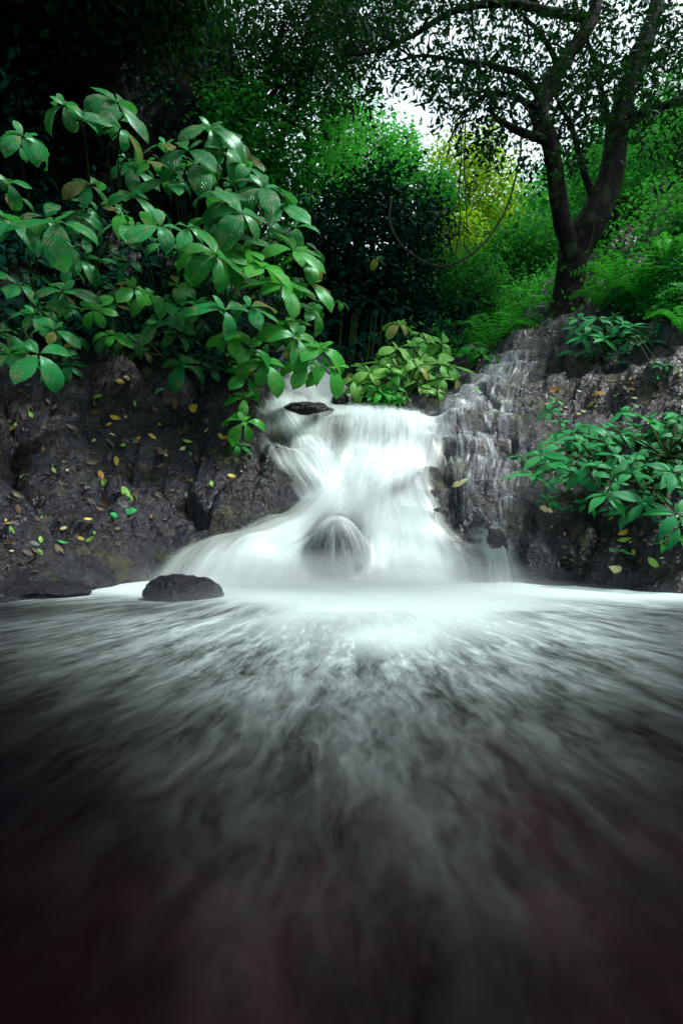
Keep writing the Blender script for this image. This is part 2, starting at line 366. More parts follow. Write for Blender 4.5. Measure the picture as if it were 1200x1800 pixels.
M['bush_dark'] = leaf_mat('shady_bush_leaf', (.001,.018,.012), (.003,.045,.026), sheen=.06, rough=.6, trans=.1, tcol=(.005,.07,.03))
def bark_mat(name, lo, hi):
    m, t = mat(name); uv = N(t, 'ShaderNodeUVMap'); g = N(t, 'ShaderNodeNewGeometry')
    mp = N(t, 'ShaderNodeMapping', {0: g.outputs['Position'], 'Scale': (1,1,.3)})
    n1 = noise(t, mp.outputs[0], 26, 6, .7, .5); n2 = noise(t, g.outputs['Position'], 5, 4, .6)
    col = mixc(t, n1, lo, hi); col = mixc(t, maprange(t, n2, .52, .62, 0, .8), col, (.018,.038,.010))
    b = N(t, 'ShaderNodeBump', {'Height': n1, 'Strength': 1.0, 'Distance': .04})
    p = N(t, 'ShaderNodeBsdfPrincipled', {'Base Color': col, 'Roughness': .8, 'Specular IOR Level': .2, 'Normal': b.outputs[0]}); out(t, p.outputs[0]); return m
M['bark'] = bark_mat('dark_bark', (.0006,.0006,.0006), (.003,.0024,.0024))
M['stem'] = bark_mat('green_stem', (.008,.03,.006), (.04,.09,.015))
M['vine'] = bark_mat('vine_bark', (.010,.009,.006), (.05,.045,.028))

def water_sheet(name, su, sv, contrast=1.0, col=(.80,.92,.92), detail=5, gain=1.0, thr=.5):
    # long silky threads running down v; 'dens' says how much white water passes there
    m, t = mat(name)
    uv = N(t, 'ShaderNodeUVMap'); d = N(t, 'ShaderNodeAttribute', attribute_name='dens').outputs['Fac']
    m1 = N(t, 'ShaderNodeMapping', {0: uv.outputs[0], 'Scale': (su, sv, 1)})
    m2 = N(t, 'ShaderNodeMapping', {0: uv.outputs[0], 'Scale': (su*.27, sv*.8, 1), 'Location': (3.1,1.7,0)})
    n1 = noise(t, m1.outputs[0], 1.0, detail, .62, .25); n2 = noise(t, m2.outputs[0], 1.0, 3, .5, .6)
    s = math_(t, 'ADD', math_(t, 'MULTIPLY', n1, .6), math_(t, 'MULTIPLY', n2, .4))
    s = math_(t, 'MULTIPLY', math_(t, 'SUBTRACT', s, thr), 2.6*contrast)
    one = math_(t, 'SUBTRACT', 1.0, d)
    al = math_(t, 'ADD', math_(t, 'MULTIPLY', d, gain), math_(t, 'MULTIPLY', s, math_(t, 'ADD', .25, math_(t, 'MULTIPLY', math_(t, 'MULTIPLY', d, one), 3.0))))
    al = math_(t, 'MULTIPLY', al, maprange(t, d, 0.0, .15), clamp=True)
    df = N(t, 'ShaderNodeBsdfDiffuse', {'Color': (*col, 1)})
    tl = N(t, 'ShaderNodeBsdfTranslucent', {'Color': (*col, 1)})
    gl = N(t, 'ShaderNodeBsdfGlossy', {'Color': (1,1,1,1), 'Roughness': .35})
    wsh = N(t, 'ShaderNodeMixShader', {0: .35, 1: df.outputs[0], 2: tl.outputs[0]})
    wsh = N(t, 'ShaderNodeMixShader', {0: .05, 1: wsh.outputs[0], 2: gl.outputs[0]})
    tp = N(t, 'ShaderNodeBsdfTransparent')
    mx = N(t, 'ShaderNodeMixShader', {0: al, 1: tp.outputs[0], 2: wsh.outputs[0]})
    out(t, mx.outputs[0]); return m
M['fall'] = water_sheet('silky_white_water', 17, 1.0, contrast=.8)
M['veil'] = water_sheet('thin_water_threads', 42, 1.7, contrast=1.25, col=(.56,.62,.66), gain=.46, thr=.53)

def pool_mat():
    m, t = mat('pool_water'); g = N(t, 'ShaderNodeNewGeometry'); pos = g.outputs['Position']
    s = N(t, 'ShaderNodeSeparateXYZ', {0: pos}); x = math_(t, 'SUBTRACT', s.outputs[0], .12); y = math_(t, 'SUBTRACT', s.outputs[1], 5.6)
    r = math_(t, 'SQRT', math_(t, 'ADD', math_(t,'MULTIPLY',x,x), math_(t,'MULTIPLY',y,y)))
    ang = math_(t, 'ARCTAN2', x, math_(t, 'MULTIPLY', y, -1.0))
    wob = noise(t, pos, 2.2, 3, .6)
    ang2 = math_(t, 'ADD', ang, math_(t, 'MULTIPLY', math_(t,'SUBTRACT',wob,.5), .03))
    def streak(ka, kr, det, off, dist=.7):
        cb = N(t, 'ShaderNodeCombineXYZ', {0: math_(t,'MULTIPLY',ang2,ka), 1: math_(t,'MULTIPLY',r,kr), 2: off})
        return noise(t, cb.outputs[0], 1.0, det, .66, dist)
    n1 = streak(26, 1.7, 10, 0.0, .25); n2 = streak(85, 5.0, 9, 4.0, .5); n3 = noise(t, pos, 1.1, 4, .6, .5); n4 = streak(200, 14, 5, 9.0, .4)
    sn = math_(t, 'ADD', math_(t,'ADD',math_(t,'MULTIPLY',n1,.40),math_(t,'MULTIPLY',n4,.10)), math_(t,'ADD', math_(t,'MULTIPLY',n2,.30), math_(t,'MULTIPLY',n3,.18)))
    foam = N(t, 'ShaderNodeAttribute', attribute_name='dens').outputs['Fac']
    wisp = math_(t, 'POWER', maprange(t, sn, .32, .72), 1.25)
    lo = math_(t, 'MULTIPLY', foam, math_(t, 'ADD', .03, math_(t, 'MULTIPLY', wisp, 1.9)))
    hi = maprange(t, math_(t, 'ADD', foam, math_(t, 'MULTIPLY', math_(t,'SUBTRACT',sn,.5), .45)), .32, .95)
    al = math_(t, 'MAXIMUM', lo, hi, clamp=True)
    b = N(t, 'ShaderNodeBump', {'Height': sn, 'Strength': .35, 'Distance': .05})
    tp = N(t, 'ShaderNodeBsdfTransparent', {'Color': (.40,.31,.38,1)})
    gl = N(t, 'ShaderNodeBsdfGlossy', {'Color': (.5,.45,.6,1), 'Roughness': .22, 'Normal': b.outputs[0]})
    fr = N(t, 'ShaderNodeFresnel', {'IOR': 1.33})
    wat = N(t, 'ShaderNodeMixShader', {0: math_(t,'MULTIPLY',fr.outputs[0],.22), 1: tp.outputs[0], 2: gl.outputs[0]})
    df = N(t, 'ShaderNodeBsdfDiffuse', {'Color': (.50,.62,.62,1)})
    mx = N(t, 'ShaderNodeMixShader', {0: al, 1: wat.outputs[0], 2: df.outputs[0]})
    out(t, mx.outputs[0]); return m
M['pool'] = pool_mat()

# ------------------------------------------------------------------ setting: rock banks, bed, hillside, cliff
Vg = np.stack([MX, MY, HG], -1).reshape(-1,3); Fg = grid_faces(len(gx), len(gy))
split = np.interp(Vg[Fg[:,0],1], [3, 5.4, 7.5, 9, 12.6], [.1, .15, .35, .0, -.2])
for nm, sel in (('rock_bank_left', Vg[Fg[:,0],0] < split), ('rock_bank_right', Vg[Fg[:,0],0] >= split)):
    f = Fg[sel]; u, inv = np.unique(f, return_inverse=True)
    tag(link(nm, mesh_np(nm, Vg[u], inv.reshape(-1,4)), M['rock']), kind='structure')
bx = np.arange(-9, 9.01, .12); by = np.arange(-4, 3.4, .12); BX, BY = np.meshgrid(bx, by)
BZ = np.minimum(H0(BX, BY), np.where(np.abs(BX) > 5.5, 9, -.22)) + ridged(BX*1.6, BY*1.6, seed=77, octs=3)*.09
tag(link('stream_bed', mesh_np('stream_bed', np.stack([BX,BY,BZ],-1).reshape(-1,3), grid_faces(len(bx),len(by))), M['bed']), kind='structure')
hx = np.arange(-30, 30.1, .5); hy = np.arange(12.4, 56, .5); HX, HY = np.meshgrid(hx, hy)
HZ = H0(HX, HY) + fbm(HX*.3, HY*.3, seed=80)*.8*sstep(12.4, 16, HY)
tag(link('hillside', mesh_np('hillside', np.stack([HX,HY,HZ],-1).reshape(-1,3), grid_faces(len(hx),len(hy))), M['soil']), kind='structure')
for sgn, nm in ((-1,'hillside_left'),(1,'hillside_right')):
    ax = np.arange(6, 30.1, .5)*sgn; ay = np.arange(-6, 12.9, .5); AX, AY = np.meshgrid(ax, ay)
    AZ = np.maximum(H0(AX, AY), -.3) + fbm(AX*.4, AY*.4, seed=82)*.4 - .15
    tag(link(nm, mesh_np(nm, np.stack([AX,AY,AZ],-1).reshape(-1,3), grid_faces(len(ax),len(ay))), M['soil']), kind='structure')
# cliff behind the big-leaf plants
cl = smooth_path([(-6.5,3.5,0),(-5.6,6.2,0),(-5.0,8.2,0),(-3.9,10.0,0),(-2.9,11.6,0),(-2.6,13.5,0),(-4.0,16,0)], 150)
hz = np.linspace(0, 1, 110)
CV = np.zeros((110,150,3))
for j, v in enumerate(hz):
    z = 1.0 + v*10.5
    lean = 0.9*np.sin(v*2.6) - .5*v
    CV[j,:,0] = cl[:,0] + lean*.9; CV[j,:,1] = cl[:,1] - lean*.5; CV[j,:,2] = z
dd = fbm(CV[...,0]*.7, CV[...,1]*.7, CV[...,2]*.5, seed=90, octs=5)*.9
CV[...,0] += dd*.7; CV[...,1] -= dd*.5
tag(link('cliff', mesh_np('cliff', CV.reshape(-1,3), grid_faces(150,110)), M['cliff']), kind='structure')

# ------------------------------------------------------------------ boulders
import bmesh
def boulder(name, loc, size, label, seed, rotz=0, mt='boulder', amp=.16, sub=5):
    bm = bmesh.new(); bmesh.ops.create_icosphere(bm, subdivisions=sub, radius=1)
    V = np.array([v.co[:] for v in bm.verts]); F_ = np.array([[v.index for v in f.verts] for f in bm.faces]); bm.free()
    d = fbm(V[:,0]*1.6, V[:,1]*1.6, V[:,2]*1.6, seed=seed, octs=4)*amp*1.6 + ridged(V[:,0]*3, V[:,1]*3, V[:,2]*3, seed=seed+5, octs=3)*amp*.4
    V = V*(1+d)[:,None]*np.array(size)
    o = link(name, mesh_np(name, V, F_), M[mt]); o.location = tuple(loc); o.rotation_euler[2] = rotz
    return tag(o, label, 'boulder')
q = P(317, 1050, 3.95)
boulder('boulder', (q[0], q[1]+.05, 0.0), (.275,.19,.155), 'low dark boulder standing alone in the foaming pool left of the cascade', 101, .1, sub=6)
q = P(592, 965, 5.0); DOME = (q[0], 5.08, -.04)
DS = (.31,.28,.54)
boulder('boulder', DOME, DS, 'dome-shaped boulder at the foot of the cascade with water running over it', 115, .0, amp=.09)
q = hit(60, 1040); boulder('boulder', q+np.array([0,.05,-.02]), (.34,.2,.08), 'flat black ledge stone at the water edge in the lower left corner of the bank', 140, .3)
q = hit(598, 712, Hm); boulder('boulder', q+np.array([0,0,.04]), (.11,.12,.12), 'small round black stone at the lip of the cascade below the pale shrub', 120)
q = hit(640, 708, Hm); boulder('boulder', q+np.array([0,0,.05]), (.15,.14,.13), 'wider black stone at the cascade lip touching the small fern', 123)
q = hit(540, 722, Hm); boulder('boulder', q+np.array([0,.1,-.05]), (.36,.34,.17), 'flat grey boulder parting the water at the upper left of the cascade', 127)

# ------------------------------------------------------------------ water
def sheet(name, left, right, nu, nv, dens, off=.05, Hfun=None, mt='fall', lift=None, seed=1, extra=None):
    L = smooth_path([hit(*p, Hm) if len(p)==2 else p for p in left], nv); R = smooth_path([hit(*p, Hm) if len(p)==2 else p for p in right], nv)
    u = np.linspace(0,1,nu); X = L[:,None,0]*(1-u)+R[:,None,0]*u; Y = L[:,None,1]*(1-u)+R[:,None,1]*u
    Z = np.maximum((Hfun or Hm)(X, Y), -.02)
    e = ((X-DOME[0])/DS[0])**2+((Y-DOME[1])/DS[1])**2
    Z = np.maximum(Z, np.where(e < 1, DOME[2]+DS[2]*1.0*np.sqrt(np.clip(1-e,0,1)), -9))
    Zb = Z.copy()
    if (Hfun or Hm) is Hm:
        for _ in range(4): Z[1:-1] = (Z[:-2]+Z[2:]+2*Z[1:-1])/4; Z[:,1:-1] = (Z[:,:-2]+Z[:,2:]+2*Z[:,1:-1])/4
        Z = np.maximum(Z, np.maximum(Zb, Hf(X,Y)-.03))
        for _ in range(2): Z[1:-1] = (Z[:-2]+Z[2:]+2*Z[1:-1])/4; Z[:,1:-1] = (Z[:,:-2]+Z[:,2:]+2*Z[:,1:-1])/4
    UU, VV = np.meshgrid(u, np.linspace(0,1,nv))
    edge = np.sin(UU*np.pi)**.6
    edge = edge*(1-.9*sstep(.86,1,VV))
    Z = Z + off*edge + .02*fbm(UU*9, VV*3, seed=seed)*edge
    PXw = 600+X/Y*F; PYw = 900-(Z-CAMZ)/Y*F
    d = dens(UU, VV, X, Y, Z, PXw, PYw)
    ds = np.sqrt(np.diff(X,axis=0)**2+np.diff(Y,axis=0)**2+np.diff(Z,axis=0)**2).mean(1); S = np.r_[0,np.cumsum(ds)]
    wdt = np.linalg.norm(L-R,axis=1).mean()
    U = np.stack([UU*wdt/1.5, np.broadcast_to(S[:,None], UU.shape)], -1)
    V = np.stack([X,Y,Z],-1).reshape(-1,3)
    o = link(name, mesh_np(name, V, grid_faces(nu,nv), U.reshape(-1,2), {'dens': np.clip(d,0,1).ravel()}), M[mt])
    return tag(o, kind='structure')
def g2(a, b, ca, cb, sa, sb, rot=0):
    da, db = a-ca, b-cb; c, s = math.cos(rot), math.sin(rot); p, q_ = da*c+db*s, -da*s+db*c
    return np.exp(-(p/sa)**2-(q_/sb)**2)
def dens_main(U, V, X, Y, Z, px, py):
    d = .98*sstep(0,.26,U)*sstep(0,.26,1-U)*sstep(0,.05,V)*(1-sstep(.93,1,V))
    for h in ((.62,692,762,66,26,0),(.5,605,762,40,30,0),(.7,703,858,30,15,-.6),(.35,560,975,22,60,0),(.62,835,985,60,34,.5),(.35,480,800,30,40,.6),(.25,420,940,60,16,-.5)):
        d = d*(1-h[0]*g2(px,py,*h[1:]))
    d = d*(1-.92*np.exp(-(((px-593)/60)**2+((py-968)/68)**2)**2))
    return d
Lm = [(572,722),(562,760),(548,810),(535,855),(500,896),(400,935),(275,975),(130,1040)]
Rm = [(800,716),(806,755),(794,798),(772,840),(782,890),(840,930),(910,985),(935,1032)]
sheet('waterfall', Lm, Rm, 200, 220, dens_main, off=.07)
dm2 = lambda U,V,X,Y,Z,px,py: .6*dens_main(U,V,X,Y,Z,px,py)*(1-g2(px,py,596,955,85,110))
sheet('waterfall', [(590,724),(595,770),(590,830),(570,880),(530,915),(450,955),(360,1000),(300,1045)], [(765,724),(775,770),(765,810),(750,850),(755,890),(790,930),(850,985),(880,1032)], 160, 200,
      dm2, off=.13, seed=5)
def dens_left(U,V,X,Y,Z,px,py):
    d = .72*sstep(0,.34,U)*sstep(0,.3,1-U)*sstep(0,.06,V)
    for h in ((.95,488,772,36,24,0),(.9,500,838,46,20,.5),(.6,470,735,26,12,.2),(.7,540,732,34,12,0),(.4,520,790,30,20,0)): d = d*(1-h[0]*g2(px,py,*h[1:]))
    return d
sheet('waterfall', [(448,682),(436,740),(440,790),(480,840),(520,880)], [(600,700),(600,745),(600,800),(610,840),(620,880)], 120, 130, dens_left, off=.085, seed=9)
sheet('waterfall', [(455,684),(470,730),(500,780),(530,830),(560,880)], [(540,690),(545,730),(575,780),(600,820),(620,870)], 70, 120,
      lambda U,V,*a: .75*np.sin(np.pi*U)**1.2*sstep(0,.1,V), off=.09, seed=12)
# upper stream between the lip and the small fall behind
sheet('stream', [(452,682),(505,688),(560,716),(560,735)], [(600,655),(640,690),(690,712),(760,735)], 60, 60, lambda U,V,*a: .85*sstep(0,.2,U)*sstep(0,.12,1-U), off=.05, seed=14)
# right-hand veil over the bulging rock
def dens_veil(U,V,X,Y,Z,px,py):
    d = (.50+.22*fbm(U*6,V*7,seed=31,octs=2))*sstep(0,.12,U)*sstep(0,.25,1-U)*sstep(0,.1,V)*(1-.6*sstep(.72,1,V))
    ln = np.exp(-((py-712)/9)**2)*.35 + np.exp(-((py-770-.0*px)/7)**2)*.3 + np.exp(-((py-800)/6)**2)*.15
    d = d + ln*sstep(0,.15,U)*sstep(0,.2,1-U)
    for h in ((.6,830,735,28,16,0),(.5,870,830,30,22,0)): d = d*(1-h[0]*g2(px,py,*h[1:]))
    return d
sheet('water_veil', [(840,648),(795,690),(765,716),(768,760),(772,810),(768,860),(800,920)], [(985,610),(960,670),(925,712),(935,760),(950,810),(930,880),(930,960)], 240, 260, dens_veil, off=.012, Hfun=Hf, mt='veil')
sheet('water_veil', [(895,618),(850,645),(815,672),(790,700),(745,722)], [(925,608),(900,650),(880,680),(850,706),(800,730)], 60, 100,
      lambda U,V,*a: .85*np.sin(np.pi*U)**.8*sstep(0,.1,V), off=.03, Hfun=Hf, mt='veil', seed=3)
# the lower right skirt
sheet('water_veil', [(770,900),(800,940),(840,985),(850,1030)], [(890,900),(915,950),(930,990),(945,1030)], 70, 90,
      lambda U,V,*a: .42*np.sin(np.pi*U)**1.5*sstep(.1,.7,V), off=.02, mt='fall', seed=4)
# small fall coming out of the dark gorge behind
L = np.array([P(548,600,10.4),P(540,640,10.0),P(528,672,9.4),P(515,700,8.8)]); R = np.array([P(570,605,10.4),P(592,645,10.0),P(603,680,9.4),P(612,705,8.8)])
Lp, Rp = smooth_path(L, 60), smooth_path(R, 60); u = np.linspace(0,1,40)
V3 = Lp[:,None]*(1-u)[None,:,None]+Rp[:,None]*u[None,:,None]; V3[...,1] -= (.15*np.sin(u*np.pi))[None,:]
UU, VV = np.meshgrid(u, np.linspace(0,1,60))
tag(link('waterfall', mesh_np('waterfall', V3.reshape(-1,3), grid_faces(40,60), np.stack([UU*.8,VV*1.2],-1).reshape(-1,2),
    {'dens': (.75*np.sin(UU*np.pi)**.7*sstep(0,.3,VV)).ravel()}), M['fall']), kind='structure')
# thin threads running down the dome boulder
th = np.radians(np.linspace(-100, 100, 90)); ph = np.radians(np.linspace(82, 4, 80)); TH, PH = np.meshgrid(th, ph)
VX = DOME[0]+DS[0]*1.05*np.cos(PH)*np.sin(TH); VY = DOME[1]-DS[1]*1.07*np.cos(PH)*np.cos(TH)-.02; VZ = DOME[2]+DS[2]*1.06*np.sin(PH)+.02
VX += .012*fbm(TH*3, PH*2, seed=44); UU, VV = np.meshgrid(np.linspace(0,1,90), np.linspace(0,1,80))
tag(link('water_veil', mesh_np('water_veil', np.stack([VX,VY,VZ],-1).reshape(-1,3), grid_faces(90,80), np.stack([UU*.62,VV*.55],-1).reshape(-1,2),
    {'dens': np.clip((.40+.35*np.abs(UU-.5)*2+.25*(1-VV)**2)*sstep(0,.12,VV+.04)*sstep(0,.1,UU)*sstep(0,.1,1-UU),0,1).ravel()}), M['veil']), kind='structure')
# fine spray hanging over the foot of the falls
def mist(loc, size, dens):
    m, t = mat('spray'); tc = N(t, 'ShaderNodeTexCoord'); ln = N(t, 'ShaderNodeVectorMath', {0: tc.outputs['Object']}, operation='LENGTH')
    k = math_(t, 'SUBTRACT', 1.0, math_(t, 'MULTIPLY', ln.outputs[1], ln.outputs[1]), clamp=True); k = math_(t, 'MULTIPLY', math_(t, 'POWER', k, 1.6), dens)
    pv = N(t, 'ShaderNodeVolumePrincipled', {'Color': (.85,.97,1,1), 'Density': k, 'Anisotropy': .2})
    o_ = t.nodes.new('ShaderNodeOutputMaterial'); t.links.new(pv.outputs[0], o_.inputs[1])
    bm = bmesh.new(); bmesh.ops.create_icosphere(bm, subdivisions=4, radius=1); me = bpy.data.meshes.new('mist'); bm.to_mesh(me); bm.free()
    o = link('mist', me, m); o.location = loc; o.scale = size; tag(o, 'thin white spray hanging over the foot of the falls', 'mist', kind='stuff')
mist((-.05,4.6,.03), (1.9,.62,.30), 2.6)
mist((.25,3.9,.0), (2.0,.95,.17), 1.5)
mist((.15,5.35,.60), (.75,.6,.42), 1.2)
# pool surface
wx = np.arange(-8, 8.01, .05); wy = np.arange(-4, 5.6, .05); WX, WY = np.meshgrid(wx, wy)
r = np.hypot(WX-.12, (5.0-WY)); side = np.abs(WX-.15)
yy = 5.0-WY
sg = .08+.37*np.clip(WY,0.3,9)**1.2
dn = np.interp(WY, [0,.7,.95,1.2,1.7,2.2,2.8,3.3,3.7,6],[.002,.008,.026,.058,.16,.40,.72,.86,.92,1.0])*np.exp(-(np.abs(WX-.05-.05*WY)/sg)**2.2)
dn = np.maximum(dn, .85*sstep(3.1,4.5,WY+.14*WX*(WX>0))*np.exp(-(np.clip(np.abs(WX-.3)-1.7,0,9)/1.2)**2))
dn = dn*(1+.35*fbm(WX*1.3, WY*.9, seed=99, octs=3)*(WY<3.4))
# a dark eddy on the left and the quiet water by the left shore
dn = dn*(1-.75*g2(WX,WY,-2.1,3.5,.9,.35)); dn = dn*(1-.10*g2(WX,WY,.5,3.1,.6,.4))
dn = dn*(1-.5*g2(WX,WY,-.95,3.5,.5,.25))
WZ = .012*fbm(WX*1.5, WY*1.5, seed=95) + .012*np.exp(-((yy-.2)/.5)**2)*np.exp(-(WX/1.6)**2)*(1+.6*fbm(WX*2.4,WY*2.4,seed=96))
tag(link('pool_water', mesh_np('pool_water', np.stack([WX,WY,WZ],-1).reshape(-1,3), grid_faces(len(wx),len(wy)), None, {'dens': np.clip(dn,0,1).ravel()}), M['pool']), kind='structure')
# ------------------------------------------------------------------ leaves
def template(shape, droop, fold=.25, nt=7, wide=.5, wav=0.0):
    t = np.linspace(0, 1, nt)
    if shape == 'obovate':  wd = np.sin(np.pi*np.clip(t,0,1)**1.25)**.75
    elif shape == 'lance':  wd = np.sin(np.pi*t**.85)**1.15
    else:                   wd = np.sin(np.pi*t**.9)**.8
    wd[0] = .03; wd[-1] = .02
    th = -droop*t**1.2; dt = 1/(nt-1)
    y = np.r_[0, np.cumsum(np.cos((th[1:]+th[:-1])/2))*dt]; z = np.r_[0, np.cumsum(np.sin((th[1:]+th[:-1])/2))*dt]
    s = np.array([-1,-.5,0,.5,1.])
    X = s[None]*wd[:,None]*wide*.5
    lift = np.abs(s)[None]*wd[:,None]*wide*.5*fold - (s**2)[None]*wd[:,None]*wide*.12
    lift = lift + wav*np.sin(t*9)[:,None]*np.abs(s)[None]*wd[:,None]
    nz = np.cos(th)[:,None]; ny = -np.sin(th)[:,None]
    V = np.stack([X, y[:,None]+lift*ny, z[:,None]+lift*nz], -1).reshape(-1,3)
    U = np.stack([np.broadcast_to(s*.5+.5, X.shape)*1.0, np.broadcast_to(t[:,None], X.shape)], -1).reshape(-1,2)
    return V, grid_faces(5, nt), U
def norm(a): return a/(np.linalg.norm(a, axis=-1, keepdims=True)+1e-9)
def put(geo, tpl, pos, dr, up, ln, tint):
    V, F_, U = tpl; pos = np.atleast_2d(pos); dr = norm(np.atleast_2d(dr)); up = np.atleast_2d(up)
    sx = norm(np.cross(dr, up)); uz = np.cross(sx, dr); ln = np.broadcast_to(ln, (len(pos),))
    W = pos[:,None] + ln[:,None,None]*(V[None,:,0:1]*sx[:,None]+V[None,:,1:2]*dr[:,None]+V[None,:,2:3]*uz[:,None])
    n_ = len(V); k = len(pos)
    FF = (F_[None]+(np.arange(k)*n_)[:,None,None]).reshape(-1,4)
    geo.add(W.reshape(-1,3), FF, np.tile(U,(k,1)), np.repeat(np.broadcast_to(tint,(k,)), n_))
def rdir(n_): return norm(rng.normal(size=(n_,3)))
def fly(geo, pos, nrm, ln, wid, tint):          # small folded canopy leaves, one face each
    k = len(pos); d = norm(np.cross(nrm, rdir(k))); s = np.cross(nrm, d)
    ln = np.broadcast_to(ln,(k,))[:,None]
    a = pos - d*ln*.5; b = pos + s*ln*wid*.5 + nrm*ln*.08; c = pos + d*ln*.5 - nrm*ln*.1; e = pos - s*ln*wid*.5 + nrm*ln*.08
    V = np.stack([a,b,c,e],1).reshape(-1,3)
    geo.add(V, np.arange(4*k).reshape(-1,4), None, np.repeat(tint,4))
def crown(geo, cen, rad, nclump, per, ln, wid=.5, fill=.55, csize=.2, flat=.8, up=.7, tint=(.15,.85)):
    cen = np.array(cen,float); rad = np.array(rad,float)*np.ones(3)
    d = rdir(nclump); rr = fill+(1.05-fill)*rng.random(nclump)**.6
    lump = 1+.28*fbm(d[:,0]*2.2+cen[0], d[:,1]*2.2, d[:,2]*2.2+cen[2], seed=int(abs(cen[0]*31+cen[2]*17))%500, octs=2)
    cc = cen + d*rr[:,None]*lump[:,None]*rad
    clumps(geo, cc, rad.mean()*csize, per, ln, wid, flat, up, tint, outward=d)
def clumps(geo, cc, sig, per, ln, wid=.5, flat=.8, up=.7, tint=(.15,.85), outward=None):
    m = len(cc); sg = np.broadcast_to(sig,(m,))*rng.uniform(.55,1.35,m)
    pos = np.repeat(cc, per, 0) + rng.normal(size=(m*per,3))*np.repeat(sg,per)[:,None]*np.array([1,1,flat])
    nr = rdir(m*per)*.75 + np.array([0,0,up])
    if outward is not None: nr = nr + np.repeat(outward, per, 0)*.5
    ct = rng.uniform(tint[0], tint[1], m)
    tt = np.clip(np.repeat(ct, per)+rng.normal(size=m*per)*.15, 0, 1)
    fly(geo, pos, norm(nr), ln*rng.uniform(.6,1.25,m*per), wid, tt)

T_obo = [template('obovate', d, fold=f, wide=w, wav=.02) for d,f,w in ((.7,.25,.50),(1.15,.3,.48),(1.5,.25,.54),(1.9,.4,.48))]
T_lan = [template('lance', d, fold=f, wide=w) for d,f,w in ((.35,.3,.36),(.7,.35,.34),(1.1,.3,.38))]
T_pin = [template('lance', .35, fold=.1, nt=3, wide=.24)]

def whorl(geo, c, axis, L, kind, k=None, t0=None):
    T = T_obo if kind == 'obo' else T_lan
    k = k or int(rng.integers(4,7)); ax = norm(np.array(axis, float)+rng.normal(size=3)*.18)
    a0 = rng.random()*6.28; s1 = norm(np.cross(ax, [0.2,.9,.1])); s2 = np.cross(ax, s1)
    t0 = rng.random()*.75 if t0 is None else t0
    for i in range(k):
        a = a0+i*2*np.pi/k+rng.normal()*.22; el = rng.uniform(-.25,.35)
        d = norm((s1*math.cos(a)+s2*math.sin(a))*math.cos(el)+ax*math.sin(el))
        tpl = T[int(rng.integers(len(T)))]
        put(geo, tpl, np.array(c)+d*.02, d, ax+rng.normal(size=3)*.08, L*rng.uniform(.6,1.12), np.clip(t0+rng.normal()*.13,0,1) if rng.random()>.05 else .99)
    for i in range(2):                       # small young leaves in the middle
        a = rng.random()*6.28; d = norm((s1*math.cos(a)+s2*math.sin(a))*.7+ax*.7)
        put(geo, T[0], np.array(c), d, ax, L*.38, np.clip(t0+.25,0,.88))
def ground_depth(px, py, cap):
    return min(hit(px, py)[1], cap)
def big_plant(label, tips, basepx, depth, kind='obo', mt='broad', group=None, name='broadleaf_shrub', filler=0, fr=60, axis=(.35,-.75,.75), push=.35, fsize=.7, seed=0):
    """tips: (px, py, leaf length in px[, depth])"""
    b = hit(*basepx); root = empty(name, b, label, 'shrub', group)
    st, lf = Geo(), Geo(); allt = []
    for t in tips:
        Y = t[3] if len(t) > 3 else ground_depth(t[0], t[1], depth) - push - rng.random()*.35
        allt.append((P(t[0], t[1], Y), t[2]/F*Y, True))
    for i in range(filler):
        t = tips[int(rng.integers(len(tips)))]; px, py = t[0]+rng.normal()*fr, t[1]+rng.normal()*fr*.8+fr*.4
        Y = min(ground_depth(px, py, depth+.4), depth+.4)-rng.random()*.2
        allt.append((P(px, py, Y), t[2]/F*Y*fsize*rng.uniform(.5,1), rng.random() < .4))
    for c, L, stem in allt:
        whorl(lf, c, axis, L*1.08, kind)
        if stem:
            mid = (c+b)/2 + np.array([0, -.12, .16*np.linalg.norm(c-b)])*np.array([1,1,1]) + rng.normal(size=3)*.06
            low = c*.15+b*.85+np.array([0,0,.1])
            tube(st, [b, low, mid, c], [.016,.013,.009,.005], seg=5, n=14)
            if rng.random() < .6:                # a lower whorl on the same stem
                m = smooth_path([b,low,mid,c], 20)[int(rng.integers(12,17))]
                whorl(lf, m, axis, L*.7, kind, k=3)
    link('stem', st.mesh('stem', b), M['stem'], root); link('foliage', lf.mesh('foliage', b), M[mt], root)
    return root

